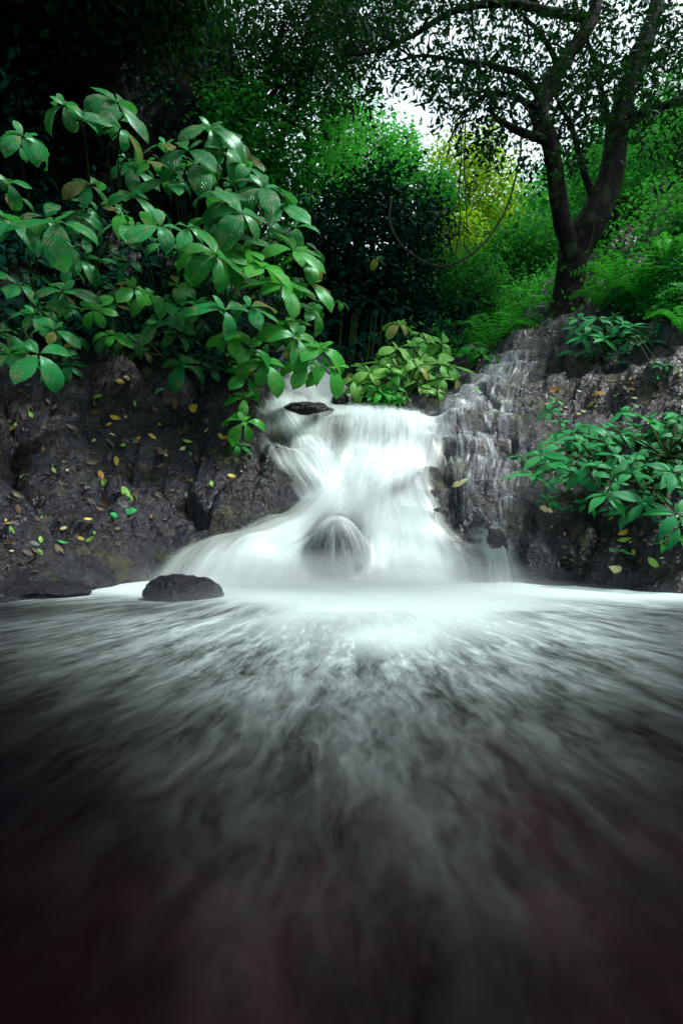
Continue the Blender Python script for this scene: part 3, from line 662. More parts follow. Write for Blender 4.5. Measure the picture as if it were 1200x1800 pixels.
# ---- the big-leaf thicket on the left bank
GL = 'big-leaf shrubs crowding the left bank'
BP = [
 ('tall thin-stemmed shrub with drooping quilted leaves against the darkness at far upper left', [(40,240,72,5.0)], (60,420), 5.6, 0),
 ('slender shrub whose whorl of quilted leaves stands highest at upper left of the dark cliff', [(112,185,58,5.6),(150,205,36,5.8)], (165,400), 6, 0),
 ('slender two-tiered shrub right of the highest leaf whorl, against the dark cliff', [(205,180,70,5.7),(212,226,62,5.5),(262,285,44,6)], (205,420), 6.3, 0),
 ('shrub with one huge quilted leaf rosette at left edge, above the lower thicket', [(100,392,96,4.6),(12,385,70,4.6),(15,320,56,4.9)], (60,520), 5.6, 3),
 ('shrub with mottled rosette below the thin-stemmed leaves, left part of thicket', [(158,325,52,5.8),(232,345,52,6.0),(140,380,48,5.9),(120,470,40,5.9)], (170,500), 6.6, 8),
 ('shrub with broad pale-backed rosette in the middle of the left thicket', [(282,398,88,5.2),(225,392,70,5.3),(330,400,50,6)], (280,560), 6.6, 3),
 ('shrub with long hanging blue-green leaves at the thicket top beside the cliff', [(330,265,78,6.3),(290,255,50,6.4),(300,320,60,6.5),(345,290,70,6.6)], (330,480), 7.4, 4),
 ('topmost shrub on the right shoulder of the thicket, leaves folded over', [(370,225,62,7.0),(400,260,60,7.2),(420,250,50,7.4)], (400,480), 8.2, 5),
 ('shrub with pale arched leaves on the right shoulder of the thicket', [(460,330,82,6.8),(490,360,66,7.0),(440,295,54,7.2),(520,400,50,7.2)], (440,540), 8.2, 6),
 ('shrub with insect-eaten leaves in the centre of the thicket', [(392,352,70,6.3),(425,375,80,6.1),(410,420,60,6.3),(380,390,54,6.4)], (400,560), 7.8, 7),
 ('shrub with spotted cream and green leaves right of the huge rosette', [(380,450,80,5.7),(340,445,60,5.8),(460,470,84,6.2),(430,440,66,6.4)], (390,600), 7.4, 7),
 ('shrub with hanging leaves at the right edge of the thicket over the dark gorge', [(515,440,68,6.9),(545,500,56,7.1),(550,545,50,7.3),(495,500,70,6.6),(540,460,48,7.2)], (480,600), 8.2, 6),
 ('shrub with yellow-green rosette in the lower left of the thicket', [(235,505,50,5.5),(200,590,38,6.0),(165,545,40,6.0),(265,520,44,6)], (230,600), 6.8, 7),
 ('brown-blotched shrub low at the left, over the wet bank', [(112,512,70,5.2),(60,552,54,5.2),(95,580,54,5.1),(30,500,50,5.3)], (90,600), 6.2, 7),
 ('low shrub at the left edge drooping two bright leaves over wet black rock', [(22,622,78,4.8),(68,622,78,4.7)], (30,640), 5.6, 0),
 ('shrub with three big spotted leaves low in the middle of the thicket', [(345,538,66,5.7),(395,545,78,5.6),(280,565,64,5.8),(440,540,62,5.9),(310,590,44,6)], (330,625), 7, 8),
 ('shrub trailing small leaves over the upper edge of the wet bank', [(325,642,56,6.2),(225,600,40,6.4),(190,590,36,6.4),(370,650,40,6.5)], (300,650), 7, 2),
 ('shrub arching bright leaves out over the head of the cascade', [(520,592,68,6.5),(560,612,70,6.6),(578,645,52,6.6),(540,640,58,6.5),(505,570,52,6.8)], (420,640), 7.6, 0),
 ('shrub hanging a long leafy tip down over the left side of the cascade', [(440,612,66,6.1),(466,640,62,6.2),(432,660,50,6.2),(430,700,46,6.1),(430,742,54,6.0),(410,590,56,6.2)], (400,660), 7.2, 2),
]
for lab, tips, base, dep, fil in BP:
    mx_, my_ = np.mean([t[0] for t in tips]), np.mean([t[1] for t in tips])
    big_plant(lab, tips, base, dep, group=GL, filler=fil, mt='broad_lime' if (mx_ > 400 and my_ > 400) or lab.startswith('shrub with yellow-green') else 'broad')
def scatter_ground(n_, poly, Hfun=Hf):          # random ground places inside a polygon seen in the photo
    xs = [p[0] for p in poly]; ys = [p[1] for p in poly]; o = []
    while len(o) < n_:
        x, y = rng.uniform(min(xs),max(xs)), rng.uniform(min(ys),max(ys)); c = False; j = len(poly)-1
        for i in range(len(poly)):
            if (ys[i] > y) != (ys[j] > y) and x < (xs[j]-xs[i])*(y-ys[i])/(ys[j]-ys[i])+xs[i]: c = not c
            j = i
        if c: o.append((x,y))
    return o
# shaded undergrowth that covers the soil behind the big leaves
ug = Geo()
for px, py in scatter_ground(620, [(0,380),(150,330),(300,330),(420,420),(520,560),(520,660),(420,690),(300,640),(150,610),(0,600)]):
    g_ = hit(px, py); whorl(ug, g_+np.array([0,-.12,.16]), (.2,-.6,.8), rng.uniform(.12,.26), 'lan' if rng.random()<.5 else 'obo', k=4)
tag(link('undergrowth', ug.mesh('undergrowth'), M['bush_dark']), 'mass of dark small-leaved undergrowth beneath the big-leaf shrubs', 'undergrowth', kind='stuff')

# ---- pale plant in the middle, above the lip
big_plant('pale yellow-green shrub with blotched drooping leaves at the centre above the cascade lip',
  [(625,668,44,7.6),(650,655,44,7.6),(700,615,46,7.8),(725,610,40,7.9),(748,600,36,8.0),(775,605,40,8.1),(670,640,40,7.9),(690,655,46,7.6),(720,645,40,7.7),(745,655,44,7.6),(770,640,50,7.8),
   (790,645,46,7.8),(735,675,44,7.5),(760,665,40,7.6),(660,675,42,7.5),(640,690,36,7.5),(800,665,34,7.8),(785,680,30,7.8),(710,690,34,7.5)], (710,705), 8, mt='broad_pale', name='broadleaf_shrub', filler=14, fr=30, fsize=.8)
big_plant('small bright fern-like plant with narrow leaves right beside the black stones of the lip',
  [(670,690,30,7.25),(690,680,30,7.3),(655,700,24,7.2),(680,708,24,7.2),(700,700,26,7.25)], (680,718), 8, kind='lan', mt='fern', name='small_plant', filler=8, fr=14)
big_plant('round bright-green leafy plant between pale shrub and right-hand rock crest',
  [(820,625,34,8.4),(838,615,32,8.5),(850,630,28,8.5)], (835,645), 9, mt='fern', name='small_plant', filler=5, fr=14)
# ---- right bank plants with pointed leaves
GR = 'pointed-leaf plants on the right bank'
big_plant('wide bright-green plant with pointed leaf whorls hanging left over the wet rock, right bank',
  [(938,838,50,4.75),(950,800,42,4.9),(965,812,44,4.85),(975,775,44,5.1),(1000,765,46,5.2),(1010,790,46,5.1),(1005,835,48,4.9),(1040,820,52,4.8),(1035,750,44,5.3),(1060,780,46,5.1),(1010,760,36,5.3),(1065,870,50,4.6),(1060,755,44,5.3)],
  (1060,850), 5.4, kind='lan', mt='whorl', name='whorl_plant', group=GR, filler=18, fr=34, axis=(-.2,-.65,.85), fsize=.8)
big_plant('lower plant at right with star-shaped leaf whorls over the dark hollow',
  [(1132,884,62,4.4),(1110,832,52,4.6),(1108,815,48,4.7),(1085,800,44,4.9),(1150,860,40,4.7),(1180,830,54,4.4),(1190,905,56,4.2)],
  (1140,880), 5, kind='lan', mt='whorl', name='whorl_plant', group=GR, filler=8, fr=30, axis=(0,-.7,.8), fsize=.8)
big_plant('plant at the right edge with pointed leaves behind the star-shaped whorls',
  [(1125,770,44,5.2),(1090,760,40,5.3),(1145,790,42,5.0),(1180,795,42,4.9),(1195,760,44,5.0),(1160,750,38,5.3),(1140,735,54,5.4),(1195,730,40,5.4),(1185,850,42,4.6)],
  (1170,830), 5.6, kind='lan', mt='whorl', name='whorl_plant', group=GR, filler=18, fr=34, axis=(.1,-.6,.9), fsize=.8)
big_plant('dusky green plant below the big tree, on top of the right-hand rock',
  [(1015,560,30,7.6),(1035,575,32,7.4),(1050,560,34,7.4),(1060,595,34,7.2),(1025,590,30,7.4),(1090,570,34,7.2),(1110,575,30,7.1),(1130,590,34,7.0),(1100,600,28,7.1),(1010,580,28,7.7),(1080,555,26,7.5),(1140,600,26,6.9)],
  (1070,610), 8.2, kind='lan', mt='whorl', name='whorl_plant', group=GR, filler=24, fr=26, axis=(-.1,-.6,.85), fsize=.8)
def sprig(px, py, L, label, mt='whorl', k=5):
    b = hit(px, py); r_ = empty('seedling', b, label, 'seedling', 'tiny seedlings rooted in the right bank')
    st, lf = Geo(), Geo(); c = b+np.array([0,-.02,.06]); tube(st, [b,b*.5+c*.5,c], .003, seg=4, n=5)
    whorl(lf, c, (-.1,-.5,.9), L, 'lan', k=k)
    link('stem', st.mesh('stem', b), M['stem'], r_); link('foliage', lf.mesh('foliage', b), M[mt], r_)
sprig(1085,985,.13,'seedling beside the big pale dead leaf at lower right')
sprig(1165,970,.11,'yellowish seedling near the right edge above the pool','fern')
sprig(1195,985,.16,'grassy tuft at the right edge just above the water','fern',7)
sprig(1000,905,.09,'tiny seedling in a crack left of the dark hollow')
sprig(975,715,.12,'tiny seedling beside orange leaf on the right-hand rock','fern',4)
sprig(1090,650,.12,'light green seedling under the dusky plant of the upper right bank','fern',6)
sprig(1170,655,.10,'seedling near the right edge on the upper rock shelf','fern',4)
# ---- ferns
def fern(label, px, py, n_, L, spread=1.0, Y=None, mt='fern', lean=(0,-.3,1)):
    b = hit(px, py) if Y is None else P(px, py, Y); root = empty('fern', b, label, 'fern', 'ferns on the right-hand slope')
    for i in range(n_):
        g_ = Geo(); a = i/n_*6.28+rng.normal()*.3; d = np.array([math.cos(a)*spread, math.sin(a)*spread, 0]); l = L*rng.uniform(.7,1.1)
        e = norm(np.array(lean,float))
        pth = smooth_path([b, b+(d*.25+e*.5)*l, b+(d*.6+e*.75)*l, b+(d*1.0+e*.62)*l], 16)
        tube(g_, [pth[0],pth[5],pth[10],pth[15]], [.005,.004,.003,.001], seg=4, n=8, tint=.3)
        tan = norm(np.gradient(pth, axis=0)); sd_ = norm(np.cross(tan, [0,0,1.]+rng.normal(size=3)*.05)); k = np.arange(2,16)
        pl = l*.26*np.sin(np.pi*(1-k/17.5))**.8
        for s in (-1,1):
            put(g_, T_pin[0], pth[k], sd_[k]*s+tan[k]*.35, np.cross(sd_[k], tan[k]), pl, rng.uniform(.2,.9))
        link('frond', g_.mesh('frond', b), M[mt], root)
fern('bright feathery fern at the crest left of the thin upper trickle', 862, 622, 11, .62, Y=8.9)
fern('fern behind the crest, right of the feathery one and below the big tree', 915, 590, 10, .6, Y=9.3)
fern('upright bright fern standing on the mossy slope at far right', 1168, 478, 5, .62, .35, Y=7.6, lean=(0,-.1,1.2))
fern('soft fern clump right of the big trunk, middle one', 1085, 525, 12, .62, Y=8.3)
fern('soft fern clump close to the big trunk base', 1050, 545, 10, .5, Y=8.4)
fern('low fern on the mossy slope above the dusky plant', 1120, 535, 10, .5, Y=7.9)
fern('dark green fern at the right edge among the mossy ledges', 1198, 590, 8, .4, Y=6.4)

# ------------------------------------------------------------------ trees
def px_path(pts, Y0): return [P(p[0], p[1], p[2] if len(p) > 2 else Y0) for p in pts]
big = empty('dark_tree', P(985,585,9.1), 'big dark forked tree leaning over the right bank, crown across the sky', 'tree')
bl = P(985,585,9.1)
tr = Geo()
tube(tr, px_path([(940,660,9.2),(968,600,9.1),(988,560,9.1),(1000,500,9.1),(1012,440,9.1),(1045,375,9.1),(1075,300,9.15),(1086,220,9.2),(1110,130,9.2),(1150,20,9.2),(1180,-120,9.3)],9), [.42,.33,.24,.205,.225,.235,.2,.185,.16,.13,.08], seg=18, n=70, rough=.28)
tube(tr, px_path([(1004,470,9.05),(998,425,9.0),(985,385,9.0),(978,330,8.95),(966,255,8.9),(948,190,8.9),(985,115,8.9),(1040,30,8.9),(1060,-90,8.8)],9), [.16,.15,.135,.13,.125,.14,.12,.095,.06], seg=14, n=60, rough=.28, seed=2)
link('trunk', tr.mesh('trunk', bl), M['bark'], big)
BR = [ [(1088,225,9.2),(1130,200,9.0),(1200,175,8.8),(1290,140,8.6)], [(966,250,8.9),(925,235,8.7),(895,222,8.6),(865,200,8.5),(860,160,8.5),(835,110,8.5)],
 [(948,195,8.9),(905,170,8.7),(860,165,8.6),(830,185,8.5),(795,218,8.4)], [(955,180,8.9),(920,135,8.7),(870,118,8.5),(800,106,8.3),(740,98,8.2),(690,110,8.2)],
 [(1040,32,8.9),(970,22,8.6),(890,6,8.4),(800,18,8.2),(730,60,8.1),(660,90,8.0),(590,100,8.0)], [(1040,345,9.1),(1022,290,9.0),(1005,225,9.0),(985,190,9.0),(965,150,8.9)],
 [(1080,250,9.2),(1062,190,9.4),(1045,110,9.5),(1020,40,9.5),(1000,-60,9.5)], [(1110,130,9.2),(1160,90,9.0),(1210,30,8.8)], [(895,0,8.4),(860,-50,8.2),(760,-60,8),(640,-40,7.8)],
 [(985,120,8.9),(950,60,8.8),(915,20,8.7),(900,-60,8.6)], [(1000,225,9.0),(1030,170,9.2),(1035,110,9.3)], [(700,75,8.0),(650,50,7.9),(600,10,7.8)], [(1055,150,9.4),(1110,110,9.6),(1180,60,9.7)] ]
wt_ = [.12,.075,.055,.065,.08,.065,.075,.065,.045,.05,.045,.03,.045]
for pts_, w0 in zip(BR, wt_):
    g_ = Geo(); pp = px_path(pts_, 9); tube(g_, pp, [w0, w0*.8, w0*.6, w0*.35, w0*.2], seg=9, n=30, rough=.25, seed=int(w0*1000))
    sp = smooth_path(pp, 30)
    for i in range(7, 30, 3):                  # side twigs
        d = norm(rng.normal(size=3)+np.array([0,0,.2])); l = rng.uniform(.35,.8)
        tube(g_, [sp[i], sp[i]+d*l*.5, sp[i]+d*l+np.array([0,0,-.08])], [w0*.25,.012,.004], seg=4, n=7)
    link('branch', g_.mesh('branch', bl), M['bark'], big)
cg = Geo(); cc = []
low = lambda x: np.interp(x, [540,600,660,700,740,790,840,880,930,980,1040,1100,1200,1260],[120,215,205,190,175,250,300,320,300,330,260,230,330,330])
while len(cc) < 880:
    px, py = rng.uniform(555,1260), rng.uniform(-120,340)
    if py > low(px) or rng.random() < .35*sstep(.15,.5,vnoise(px/45,py/45,seed=5)): continue
    if rng.random() < sstep(120,330,py)*.25: continue
    if math.hypot((px-915)/45,(py-345)/45) < 1 or math.hypot((px-722)/32,(py-215)/48) < 1: continue
    cc.append(P(px, py, rng.uniform(7.4,10.4)))
for pts_ in BR:
    for c in smooth_path(px_path(pts_,9), 22)[6:]: cc.append(c+rng.normal(size=3)*.2)
cc = np.array(cc)
clumps(cg, cc, .15, 15, .115, wid=.42, flat=.8, up=.3)
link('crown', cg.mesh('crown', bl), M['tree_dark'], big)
print('big crown clumps', len(cc))

def tree(name, label, px, py, Y, rx, rz, mt, ln, nc, per, group='trees of the forest behind', trunk=True, csize=.2, fill=.45, base=None, tint=(.15,.85), ry=None, wid=.5, cat='tree'):
    c = P(px, py, Y); rx, rz = rx/F*Y, rz/F*Y; gz = float(H0([c[0]], [c[1]])[0])
    b = np.array([c[0], c[1], min(gz-.2, c[2]-.4)]) if base is None else np.array(base, float)
    root = empty(name, b, label, cat, group); g_ = Geo()
    crown(g_, c, (rx, ry or (rx+rz)/2, rz), nc, per, ln, wid=wid, csize=csize, fill=fill, tint=tint); link('crown', g_.mesh('crown', b), M[mt], root)
    if trunk:
        t_ = Geo(); w0 = .05+.05*(rx+rz)/2
        tube(t_, [b, b*.6+c*.4+rng.normal(size=3)*.1, c+np.array([0,0,rz*.4])], [w0*1.3,w0,w0*.4], seg=8, n=16, rough=.2)
        for i in range(6):
            d = rdir(1)[0]*np.array([rx,rx,rz])*.8; s = b*.25+c*.75
            tube(t_, [s, s+d*.5+np.array([0,0,.1*rz]), s+d], [w0*.5,w0*.3,.01], seg=5, n=8)
        link('trunk', t_.mesh('trunk', b), M['bark'], root)
    return root
tree('leafy_tree','bright green tree filling the gap right of the big-leaf thicket', 540,275,12.0,95,150,'tree_bright',.12,210,34)
tree('leafy_tree','bright green tree just left of the white sky gap', 625,270,14,75,80,'tree_bright',.13,150,34)
tree('leafy_tree','mid green tree low behind the dark bush, beside the thicket', 480,380,11.5,80,100,'tree_mid',.11,120,34)
tree('dark_bush','big blue-black bush at the centre, behind the pale shrub', 652,450,11.0,122,132,'bush_dark',.14,330,34, ry=1.1, cat='bush')
tree('dark_bush','dark bush filling the mouth of the gorge behind the small far fall', 580,560,11.4,90,110,'bush_dark',.15,160,30, cat='bush')
tree('leafy_tree','mid green tree under the sky gap, right of the dark bush', 735,350,17,60,58,'tree_mid',.16,90,36)
tree('leafy_tree','yellow-lit tree at the centre, behind the hanging vines', 825,345,19,85,85,'tree_yellow_lit',.18,170,36)
tree('leafy_tree','yellow-green shrub below the yellow-lit tree', 790,430,17,60,60,'tree_yellow_lit',.15,80,34, tint=(0,.5))
tree('leafy_tree','bright green tree left of the yellow-lit one, above dark bush', 700,290,20,50,50,'tree_bright',.17,80,34)
tree('leafy_tree','mid green tree between yellow-lit tree and big trunk', 905,465,17,85,66,'tree_mid',.15,150,36)
tree('dark_bush','feathery dark green bush right of centre above the crest ferns', 820,510,10.8,75,62,'tree_mid',.14,130,30, tint=(0,.35), wid=.25, cat='bush')
tree('leafy_shrub','bright low shrub behind the crest, left of the big trunk', 930,545,12,60,45,'tree_bright',.10,110,34, cat='shrub')
tree('leafy_shrub','bright low shrub between feathery bush and crest ferns', 870,580,11,45,30,'fern',.10,70,30, cat='shrub')
tree('leafy_tree','green tree behind the right fork of the big trunk', 1130,300,13.5,110,130,'tree_mid',.13,200,36)
tree('leafy_tree','yellow-flecked tree at the right edge under the big branch', 1190,290,11.5,60,120,'tree_bright',.10,110,30, tint=(0,.4))
tree('dark_bush','round dark bush standing right of the big trunk', 1090,420,10.6,62,62,'tree_dark',.11,130,34, cat='bush')
tree('leafy_tree','dim green tree at the right edge above the mossy slope', 1170,430,11,70,60,'tree_mid',.11,120,32, tint=(0,.3))
tree('leafy_shrub','dim shrub behind the soft ferns right of the big trunk', 1120,500,9.8,70,32,'tree_mid',.09,100,30, tint=(0,.4), cat='shrub')
tree('leafy_tree','fine-leaved dark tree reaching in over the upper left, sky glinting through', 500,90,10.5,130,130,'tree_dark',.085,330,36, base=(-3.2,12,5.5), fill=.2, csize=.13)
tree('leafy_tree','dark leafy tree clinging to the cliff edge above the thicket', 430,250,10.3,60,110,'tree_mid',.11,130,34, base=(-2.9,11.8,4.5), tint=(0,.5))
tree('leafy_tree','drooping dark tree at the top edge between cliff and big crown', 600,30,11.5,110,90,'tree_dark',.09,220,32, base=(-3.0,13,6), fill=.2, csize=.13)
tree('leafy_tree','shadowy tree overhanging the cliff in the top left corner', 180,-40,7.6,240,95,'tree_dark',.14,300,30, base=(-5.4,9,8.0), fill=.2)
# leafy bank behind the pale plant
b2 = Geo()
rb = empty('leafy_shrub', P(700,640,9.6), 'row of dusky long-leaved shrubs below the big blue-black bush', 'shrub', 'trees of the forest behind')
for i in range(150):
    px, py = rng.uniform(560,850), rng.uniform(510,650); whorl(b2, P(px,py,rng.uniform(9.3,10.1)+(650-py)*.006), (0,-.6,.8), rng.uniform(.18,.34), 'lan', k=5)
link('foliage', b2.mesh('foliage', P(700,640,9.6)), M['bush_dark'], rb)
s2 = Geo(); tube(s2, [P(585,661,9.72),P(700,663,9.7),P(825,661,9.72)], .03, seg=6, n=12)
for i in range(9):
    a = P(rng.uniform(590,820), 660, 9.7); tube(s2, [a, a+np.array([.05,-.1,.5]), a+np.array([.1,-.2,1.0])], [.02,.015,.006], seg=5, n=8)
link('stem', s2.mesh('stem', P(700,640,9.6)), M['stem'], rb)
# the far wood on the hillside
fw = Geo(); 
X_ = rng.uniform(-16,26,2600); Y_ = rng.uniform(15,46,2600); Z_ = H0(X_,Y_)+rng.uniform(.2,3.2,2600)
clumps(fw, np.stack([X_,Y_,Z_],-1), .62, 26, .30, wid=.55, up=.5)
tag(link('far_wood', fw.mesh('far_wood'), M['tree_mid']), 'dense green wood covering the hillside in the distance', 'wood', kind='stuff')
gc = Geo(); X_ = np.r_[rng.uniform(-4,9,1500), rng.uniform(3.6,11,1500)]; Y_ = np.r_[rng.uniform(9.3,17,1500), rng.uniform(6.8,16,1500)]; Z_ = np.where((Y_<12.5)&(X_<6.4), Hs(np.minimum(X_,6.4),np.minimum(Y_,12.5)), H0(X_,Y_))+.12
kp = ~((np.abs(X_+.3)<1.0)&(Y_<10.6)) & ~((Y_<9.3)&(Z_<3.6)); clumps(gc, np.stack([X_,Y_,Z_],-1)[kp], .22, 22, .10, wid=.5, up=.8)
tag(link('ground_cover', gc.mesh('ground_cover'), M['tree_bright']), 'low green ground cover on the forest floor behind the rocks', 'ground cover', kind='stuff')
# creepers on the cliff
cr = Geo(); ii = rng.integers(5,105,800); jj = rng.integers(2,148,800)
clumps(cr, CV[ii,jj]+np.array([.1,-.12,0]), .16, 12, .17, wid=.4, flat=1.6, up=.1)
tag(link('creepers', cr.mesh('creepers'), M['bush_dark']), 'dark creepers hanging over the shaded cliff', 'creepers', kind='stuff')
# unseen trees added round the pool to shade the view
for i,(x,y,z,rx,rz) in enumerate([(-7.5,2,7.5,3.2,2.4),(-7,6,11,3.5,2.4),(0,-6,6.5,5,3.2),(-5,-4,6,3.5,3),(5.5,-5,6,3.5,3)]):
    g_ = Geo(); b = np.array([x*1.15,y,-.2 if abs(x)<6 else 1.0]); root = empty('unseen_shade_tree', b, 'unseen tall tree added beside the pool to shade the view', 'tree', 'unseen shade trees round the pool')
    crown(g_, (x,y,z), (rx,rx,rz), 170, 34, .34, fill=.1, csize=.2); link('crown', g_.mesh('crown', b), M['tree_dark'], root)
    t_ = Geo(); tube(t_, [b, (x*1.05,y,z*.5), (x,y,z)], [.3,.24,.12], seg=10, n=14, rough=.2); link('trunk', t_.mesh('trunk', b), M['bark'], root)

# ---- vines
def vine(label, pts_, r0, Y=8.4, cat='vine'):
    g_ = Geo(); pp = px_path(pts_, Y); tube(g_, pp, r0, seg=7, n=len(pts_)*9, rough=.25); o = link('hanging_vine', g_.mesh('hanging_vine', pp[0]), M['vine']); o.location = tuple(pp[0])
    return tag(o, label, cat, 'vines hanging below the big tree')
vine('thick looping vine slung from the big tree down past the dark bush', [(915,240,8.6),(913,275,8.5),(895,350,8.4),(868,405,8.3),(830,445,8.2),(790,466,8.2),(755,464,8.2),(715,440,8.3),(695,415,8.4),(684,385,8.6),(688,350,8.8)], .015)
vine('straight thin vine hanging left of the curl', [(808,200),(810,280),(806,330),(808,390),(800,450)], .009)
vine('thin vine with a curl near its middle', [(818,190),(816,270),(818,322),(832,318),(838,328),(828,337),(818,330),(820,400),(815,430),(830,450)], .010)
vine('fine vine hooked upward at its end', [(862,312),(850,340),(835,358),(820,350),(817,330)], .007)
vine('fine slack vine right of the curl, lower', [(895,355),(878,385),(858,410),(835,415),(818,400),(814,392)], .007)
vine('slender liana dropping beside the big trunk', [(1048,380,8.8),(1030,460,8.8),(1018,520,8.8),(1008,560,8.8)], .012)
vine('fine vertical vine below the right fork', [(1028,150,8.7),(1030,220,8.7),(1026,300,8.7)], .007)
# ------------------------------------------------------------------ fallen leaves
def dead_mat(name, a, b_):
    return leaf_mat(name, a, b_, veins=.4, spotamt=.5, spot=(.05,.03,.015), rough=.45, trans=.1, tcol=b_)
LM = {'yellow': dead_mat('yellow_dead_leaf', (.35,.25,.03),(.60,.42,.04)), 'orange': dead_mat('orange_dead_leaf', (.32,.11,.02),(.50,.20,.03)),
      'brown': dead_mat('brown_dead_leaf', (.07,.035,.02),(.16,.085,.055)), 'green': dead_mat('green_fallen_leaf', (.10,.24,.03),(.22,.42,.06)),
      'cream': dead_mat('cream_dead_leaf', (.45,.42,.20),(.60,.56,.30)), 'purple': dead_mat('dull_purple_dead_leaf', (.05,.03,.035),(.11,.075,.08)), 'emerald': dead_mat('emerald_fallen_leaf', (.01,.26,.06),(.03,.36,.09))}
LMesh = {}
for k_, m_ in LM.items():
    for v in range(3):
        g_ = Geo(); put(g_, template('lance' if v else 'oval', (.5,-.7,1.1)[v], fold=(.15,.5,-.3)[v], wide=(.46,.36,.42)[v], wav=.03), [[0,-.5,0]], [[0,1,0]], [[0,0,1]], 1.0, rng.uniform(.1,.9))
        me = g_.mesh('fallen_leaf'); me.materials.append(m_); LMesh[k_,v] = me
from mathutils import Matrix
def drop(px, py, L, kind, ang, label, group=None, v=None):
    p = hit(px, py); e = .04
    nx = (Hf(p[0]-e,p[1])-Hf(p[0]+e,p[1]))/(2*e); ny = (Hf(p[0],p[1]-e)-Hf(p[0],p[1]+e))/(2*e)
    nrm = norm(np.array([float(nx), float(ny), 1.0])+rng.normal(size=3)*.12+np.array([0,-.15,0])); a = math.radians(ang)
    d = np.array([math.cos(a), -.2, math.sin(a)]); d = norm(d-nrm*np.dot(d,nrm)); s = np.cross(d, nrm); l = L/F*p[1]
    R = Matrix(((s[0]*l,d[0]*l,nrm[0]*l,p[0]+nrm[0]*.015),(s[1]*l,d[1]*l,nrm[1]*l,p[1]+nrm[1]*.015),(s[2]*l,d[2]*l,nrm[2]*l,p[2]+nrm[2]*.015),(0,0,0,1)))
    o = bpy.data.objects.new('fallen_leaf', LMesh[kind, int(rng.integers(3)) if v is None else v]); C.objects.link(o); o.matrix_world = R
    return tag(o, label, 'leaf', group or 'fallen leaves on the wet rock')
for a in [
 (253,767,34,'orange',40,'orange-brown fallen leaf standing on the middle of the left bank'),
 (224,782,26,'green',25,'pale green round leaf just below the orange-brown one, left bank'),
 (205,740,26,'yellow',-20,'small yellow leaf above the pale green round leaf, left bank'),
 (100,710,38,'purple',85,'upright purple-brown dead leaf under the low left shrub'),
 (188,935-80,34,'green',-45,'lime leaf, lower left of the pair on the bank middle'),
 (222,870,30,'green',-50,'lime leaf, lower right of the pair above the emerald sprig'),
 (178,838,20,'orange',-60,'bright orange leaf tip in the litter of the left bank'),
 (188,890,34,'brown',-30,'broad brown leaf left of the emerald sprig'),
 (212,910,36,'emerald',8,'emerald leaf pointing left, longest of the fresh sprig by the mossy ledge'),
 (240,905,32,'emerald',0,'emerald leaf of the fresh sprig lying against the mossy ledge'),
 (228,901,28,'emerald',25,'emerald leaf on top of the fresh sprig'),
 (20,760,40,'yellow',-10,'long yellow leaf at the left edge of the bank'),
 (345,720,36,'yellow',-25,'long yellow leaf near the top of the left bank'),
 (30,943,42,'green',-2,'long yellow-green leaf in the bottom left corner of the bank'),
 (75,978,26,'green',-30,'lime leaf just above the dark water at lower left'),
 (110,958,22,'emerald',15,'small emerald leaf above the lower left ledge'),
 (45,842,28,'green',-30,'green leaf in the litter at the left edge'),
 (8,802,32,'brown',0,'rusty leaf at the very left edge'),
 (398,774,18,'orange',30,'small orange leaf at the right end of the left bank'),
 (172,698,20,'green',10,'small green leaf high on the left bank'),
 (282,690,18,'emerald',20,'small emerald leaf high on the left bank'),
 (225,671,16,'cream',-5,'small cream leaf highest on the left bank'),
 (408,838,18,'yellow',10,'small yellow leaf near the cascade edge of the left bank'),
 (975,688,26,'orange',20,'orange leaf on the upper shelf of the right-hand rock'),
 (1054,694,22,'orange',-5,'rust-orange leaf on the right shelf, right of the other orange leaf'),
 (1125,698,32,'cream',5,'long pale leaf lying flat on the right shelf'),
 (1096,1008,52,'cream',-25,'large cream dead leaf just above the pool at lower right'),
 (1116,974,16,'yellow',-50,'small yellow leaf above the large cream dead leaf'),
 (1098,936,26,'yellow',0,'yellow leaf under the star-shaped whorl plant'),
 (1098,955,26,'green',-10,'green-yellow leaf above the large cream leaf'),
 (1148,992,26,'green',-50,'green leaf between the cream leaf and the right edge'),
 (808,850,32,'cream',20,'pinkish cream leaf stuck in the thin water of the right rock'),
 (1188,665,20,'cream',60,'cream leaf near the right edge of the upper shelf'),
 (960,896,30,'cream',0,'pale leaf lying in a crack of the lower right rock'),
 (1076,908,20,'yellow',80,'yellow leaf in the dark hollow under the right plants'),
 (808,612,16,'orange',20,'orange leaf at the crest left of the trickle'),
 ]: drop(*a)
gl_ = 'scattered fallen leaves of the left bank'; kinds = ['brown','purple','yellow','brown','green','purple','cream','brown']
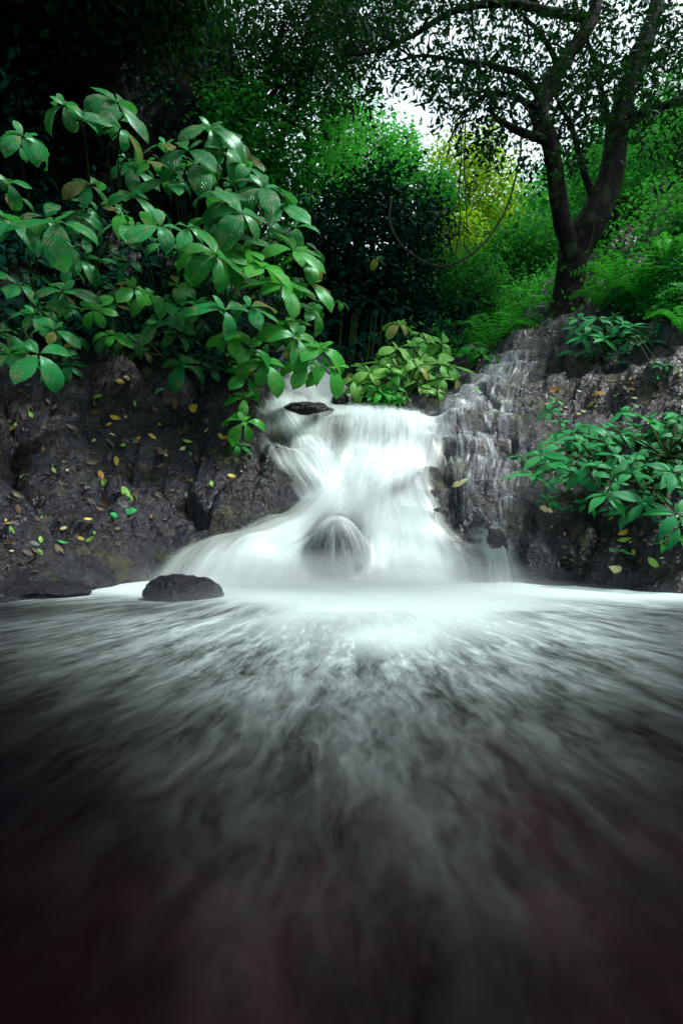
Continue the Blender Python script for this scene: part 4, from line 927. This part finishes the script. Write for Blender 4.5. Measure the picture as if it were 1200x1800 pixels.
for i,(px,py) in enumerate(scatter_ground(110, [(0,690),(120,660),(300,680),(420,770),(480,860),(300,900),(230,960),(0,980)])):
    k_ = kinds[i%8]; drop(px, py, rng.uniform(9,24)*(1.2 if k_ in ('brown','purple') else .85), k_, rng.uniform(-90,90), 'small %s fallen leaf among the scattered litter of the wet left bank'%k_, gl_)
for i,(px,py) in enumerate(scatter_ground(40, [(950,680),(1200,640),(1200,720),(960,740)])+scatter_ground(16, [(960,900),(1200,930),(1200,1010),(1000,1010)])):
    k_ = kinds[i%8]; drop(px, py, rng.uniform(7,16), k_, rng.uniform(-90,90), 'tiny %s fallen leaf among the scattered litter of the right bank'%k_, 'scattered fallen leaves of the right bank')
lt = Geo()
for (poly, n_) in (([(0,640),(300,650),(430,780),(500,870),(240,960),(0,1030)],650), ([(940,650),(1200,620),(1200,720),(940,740)],160), ([(960,880),(1200,900),(1200,1020),(960,1000)],200)):
    pp = np.array([hit(*p) for p in scatter_ground(n_, poly)]); fly(lt, pp+np.array([0,-.01,.012]), norm(rdir(n_)*.5+np.array([0,-.3,1])), rng.uniform(.02,.07,n_), .4, rng.random(n_))
tag(link('leaf_litter', lt.mesh('leaf_litter'), LM['purple']), 'tiny dull rotting leaf scraps strewn over the wet rock', 'leaf litter', kind='stuff')

ms = Geo()
pp = np.array([hit(*p) for p in scatter_ground(1500, [(1060,540),(1120,500),(1200,380),(1200,570),(1120,560)])])
clumps(ms, pp[:900]+np.array([0,-.02,.05]), .07, 14, .05, wid=.4, up=.8)
for p_ in pp[900:1150]: whorl(ms, p_+np.array([0,-.05,.1]), (-.2,-.6,.8), rng.uniform(.08,.2), 'lan', k=4)
tag(link('slope_cover', ms.mesh('slope_cover'), M['tree_mid']), 'low mossy greenery covering the steep slope at the upper right', 'ground cover', kind='stuff')

cg2 = Geo(); pp = np.array([P(x,y,d) for x,y,d in zip(rng.uniform(880,990,160), rng.uniform(560,606,160), rng.uniform(9.0,10.2,160))])
pp[:,2] = np.maximum(Hs(pp[:,0],pp[:,1])+.1, 0); clumps(cg2, pp, .1, 20, .07, wid=.45, up=.8)
tag(link('crest_cover', cg2.mesh('crest_cover'), M['tree_bright']), 'low bright leafy cover along the crest left of the big trunk', 'ground cover', kind='stuff')
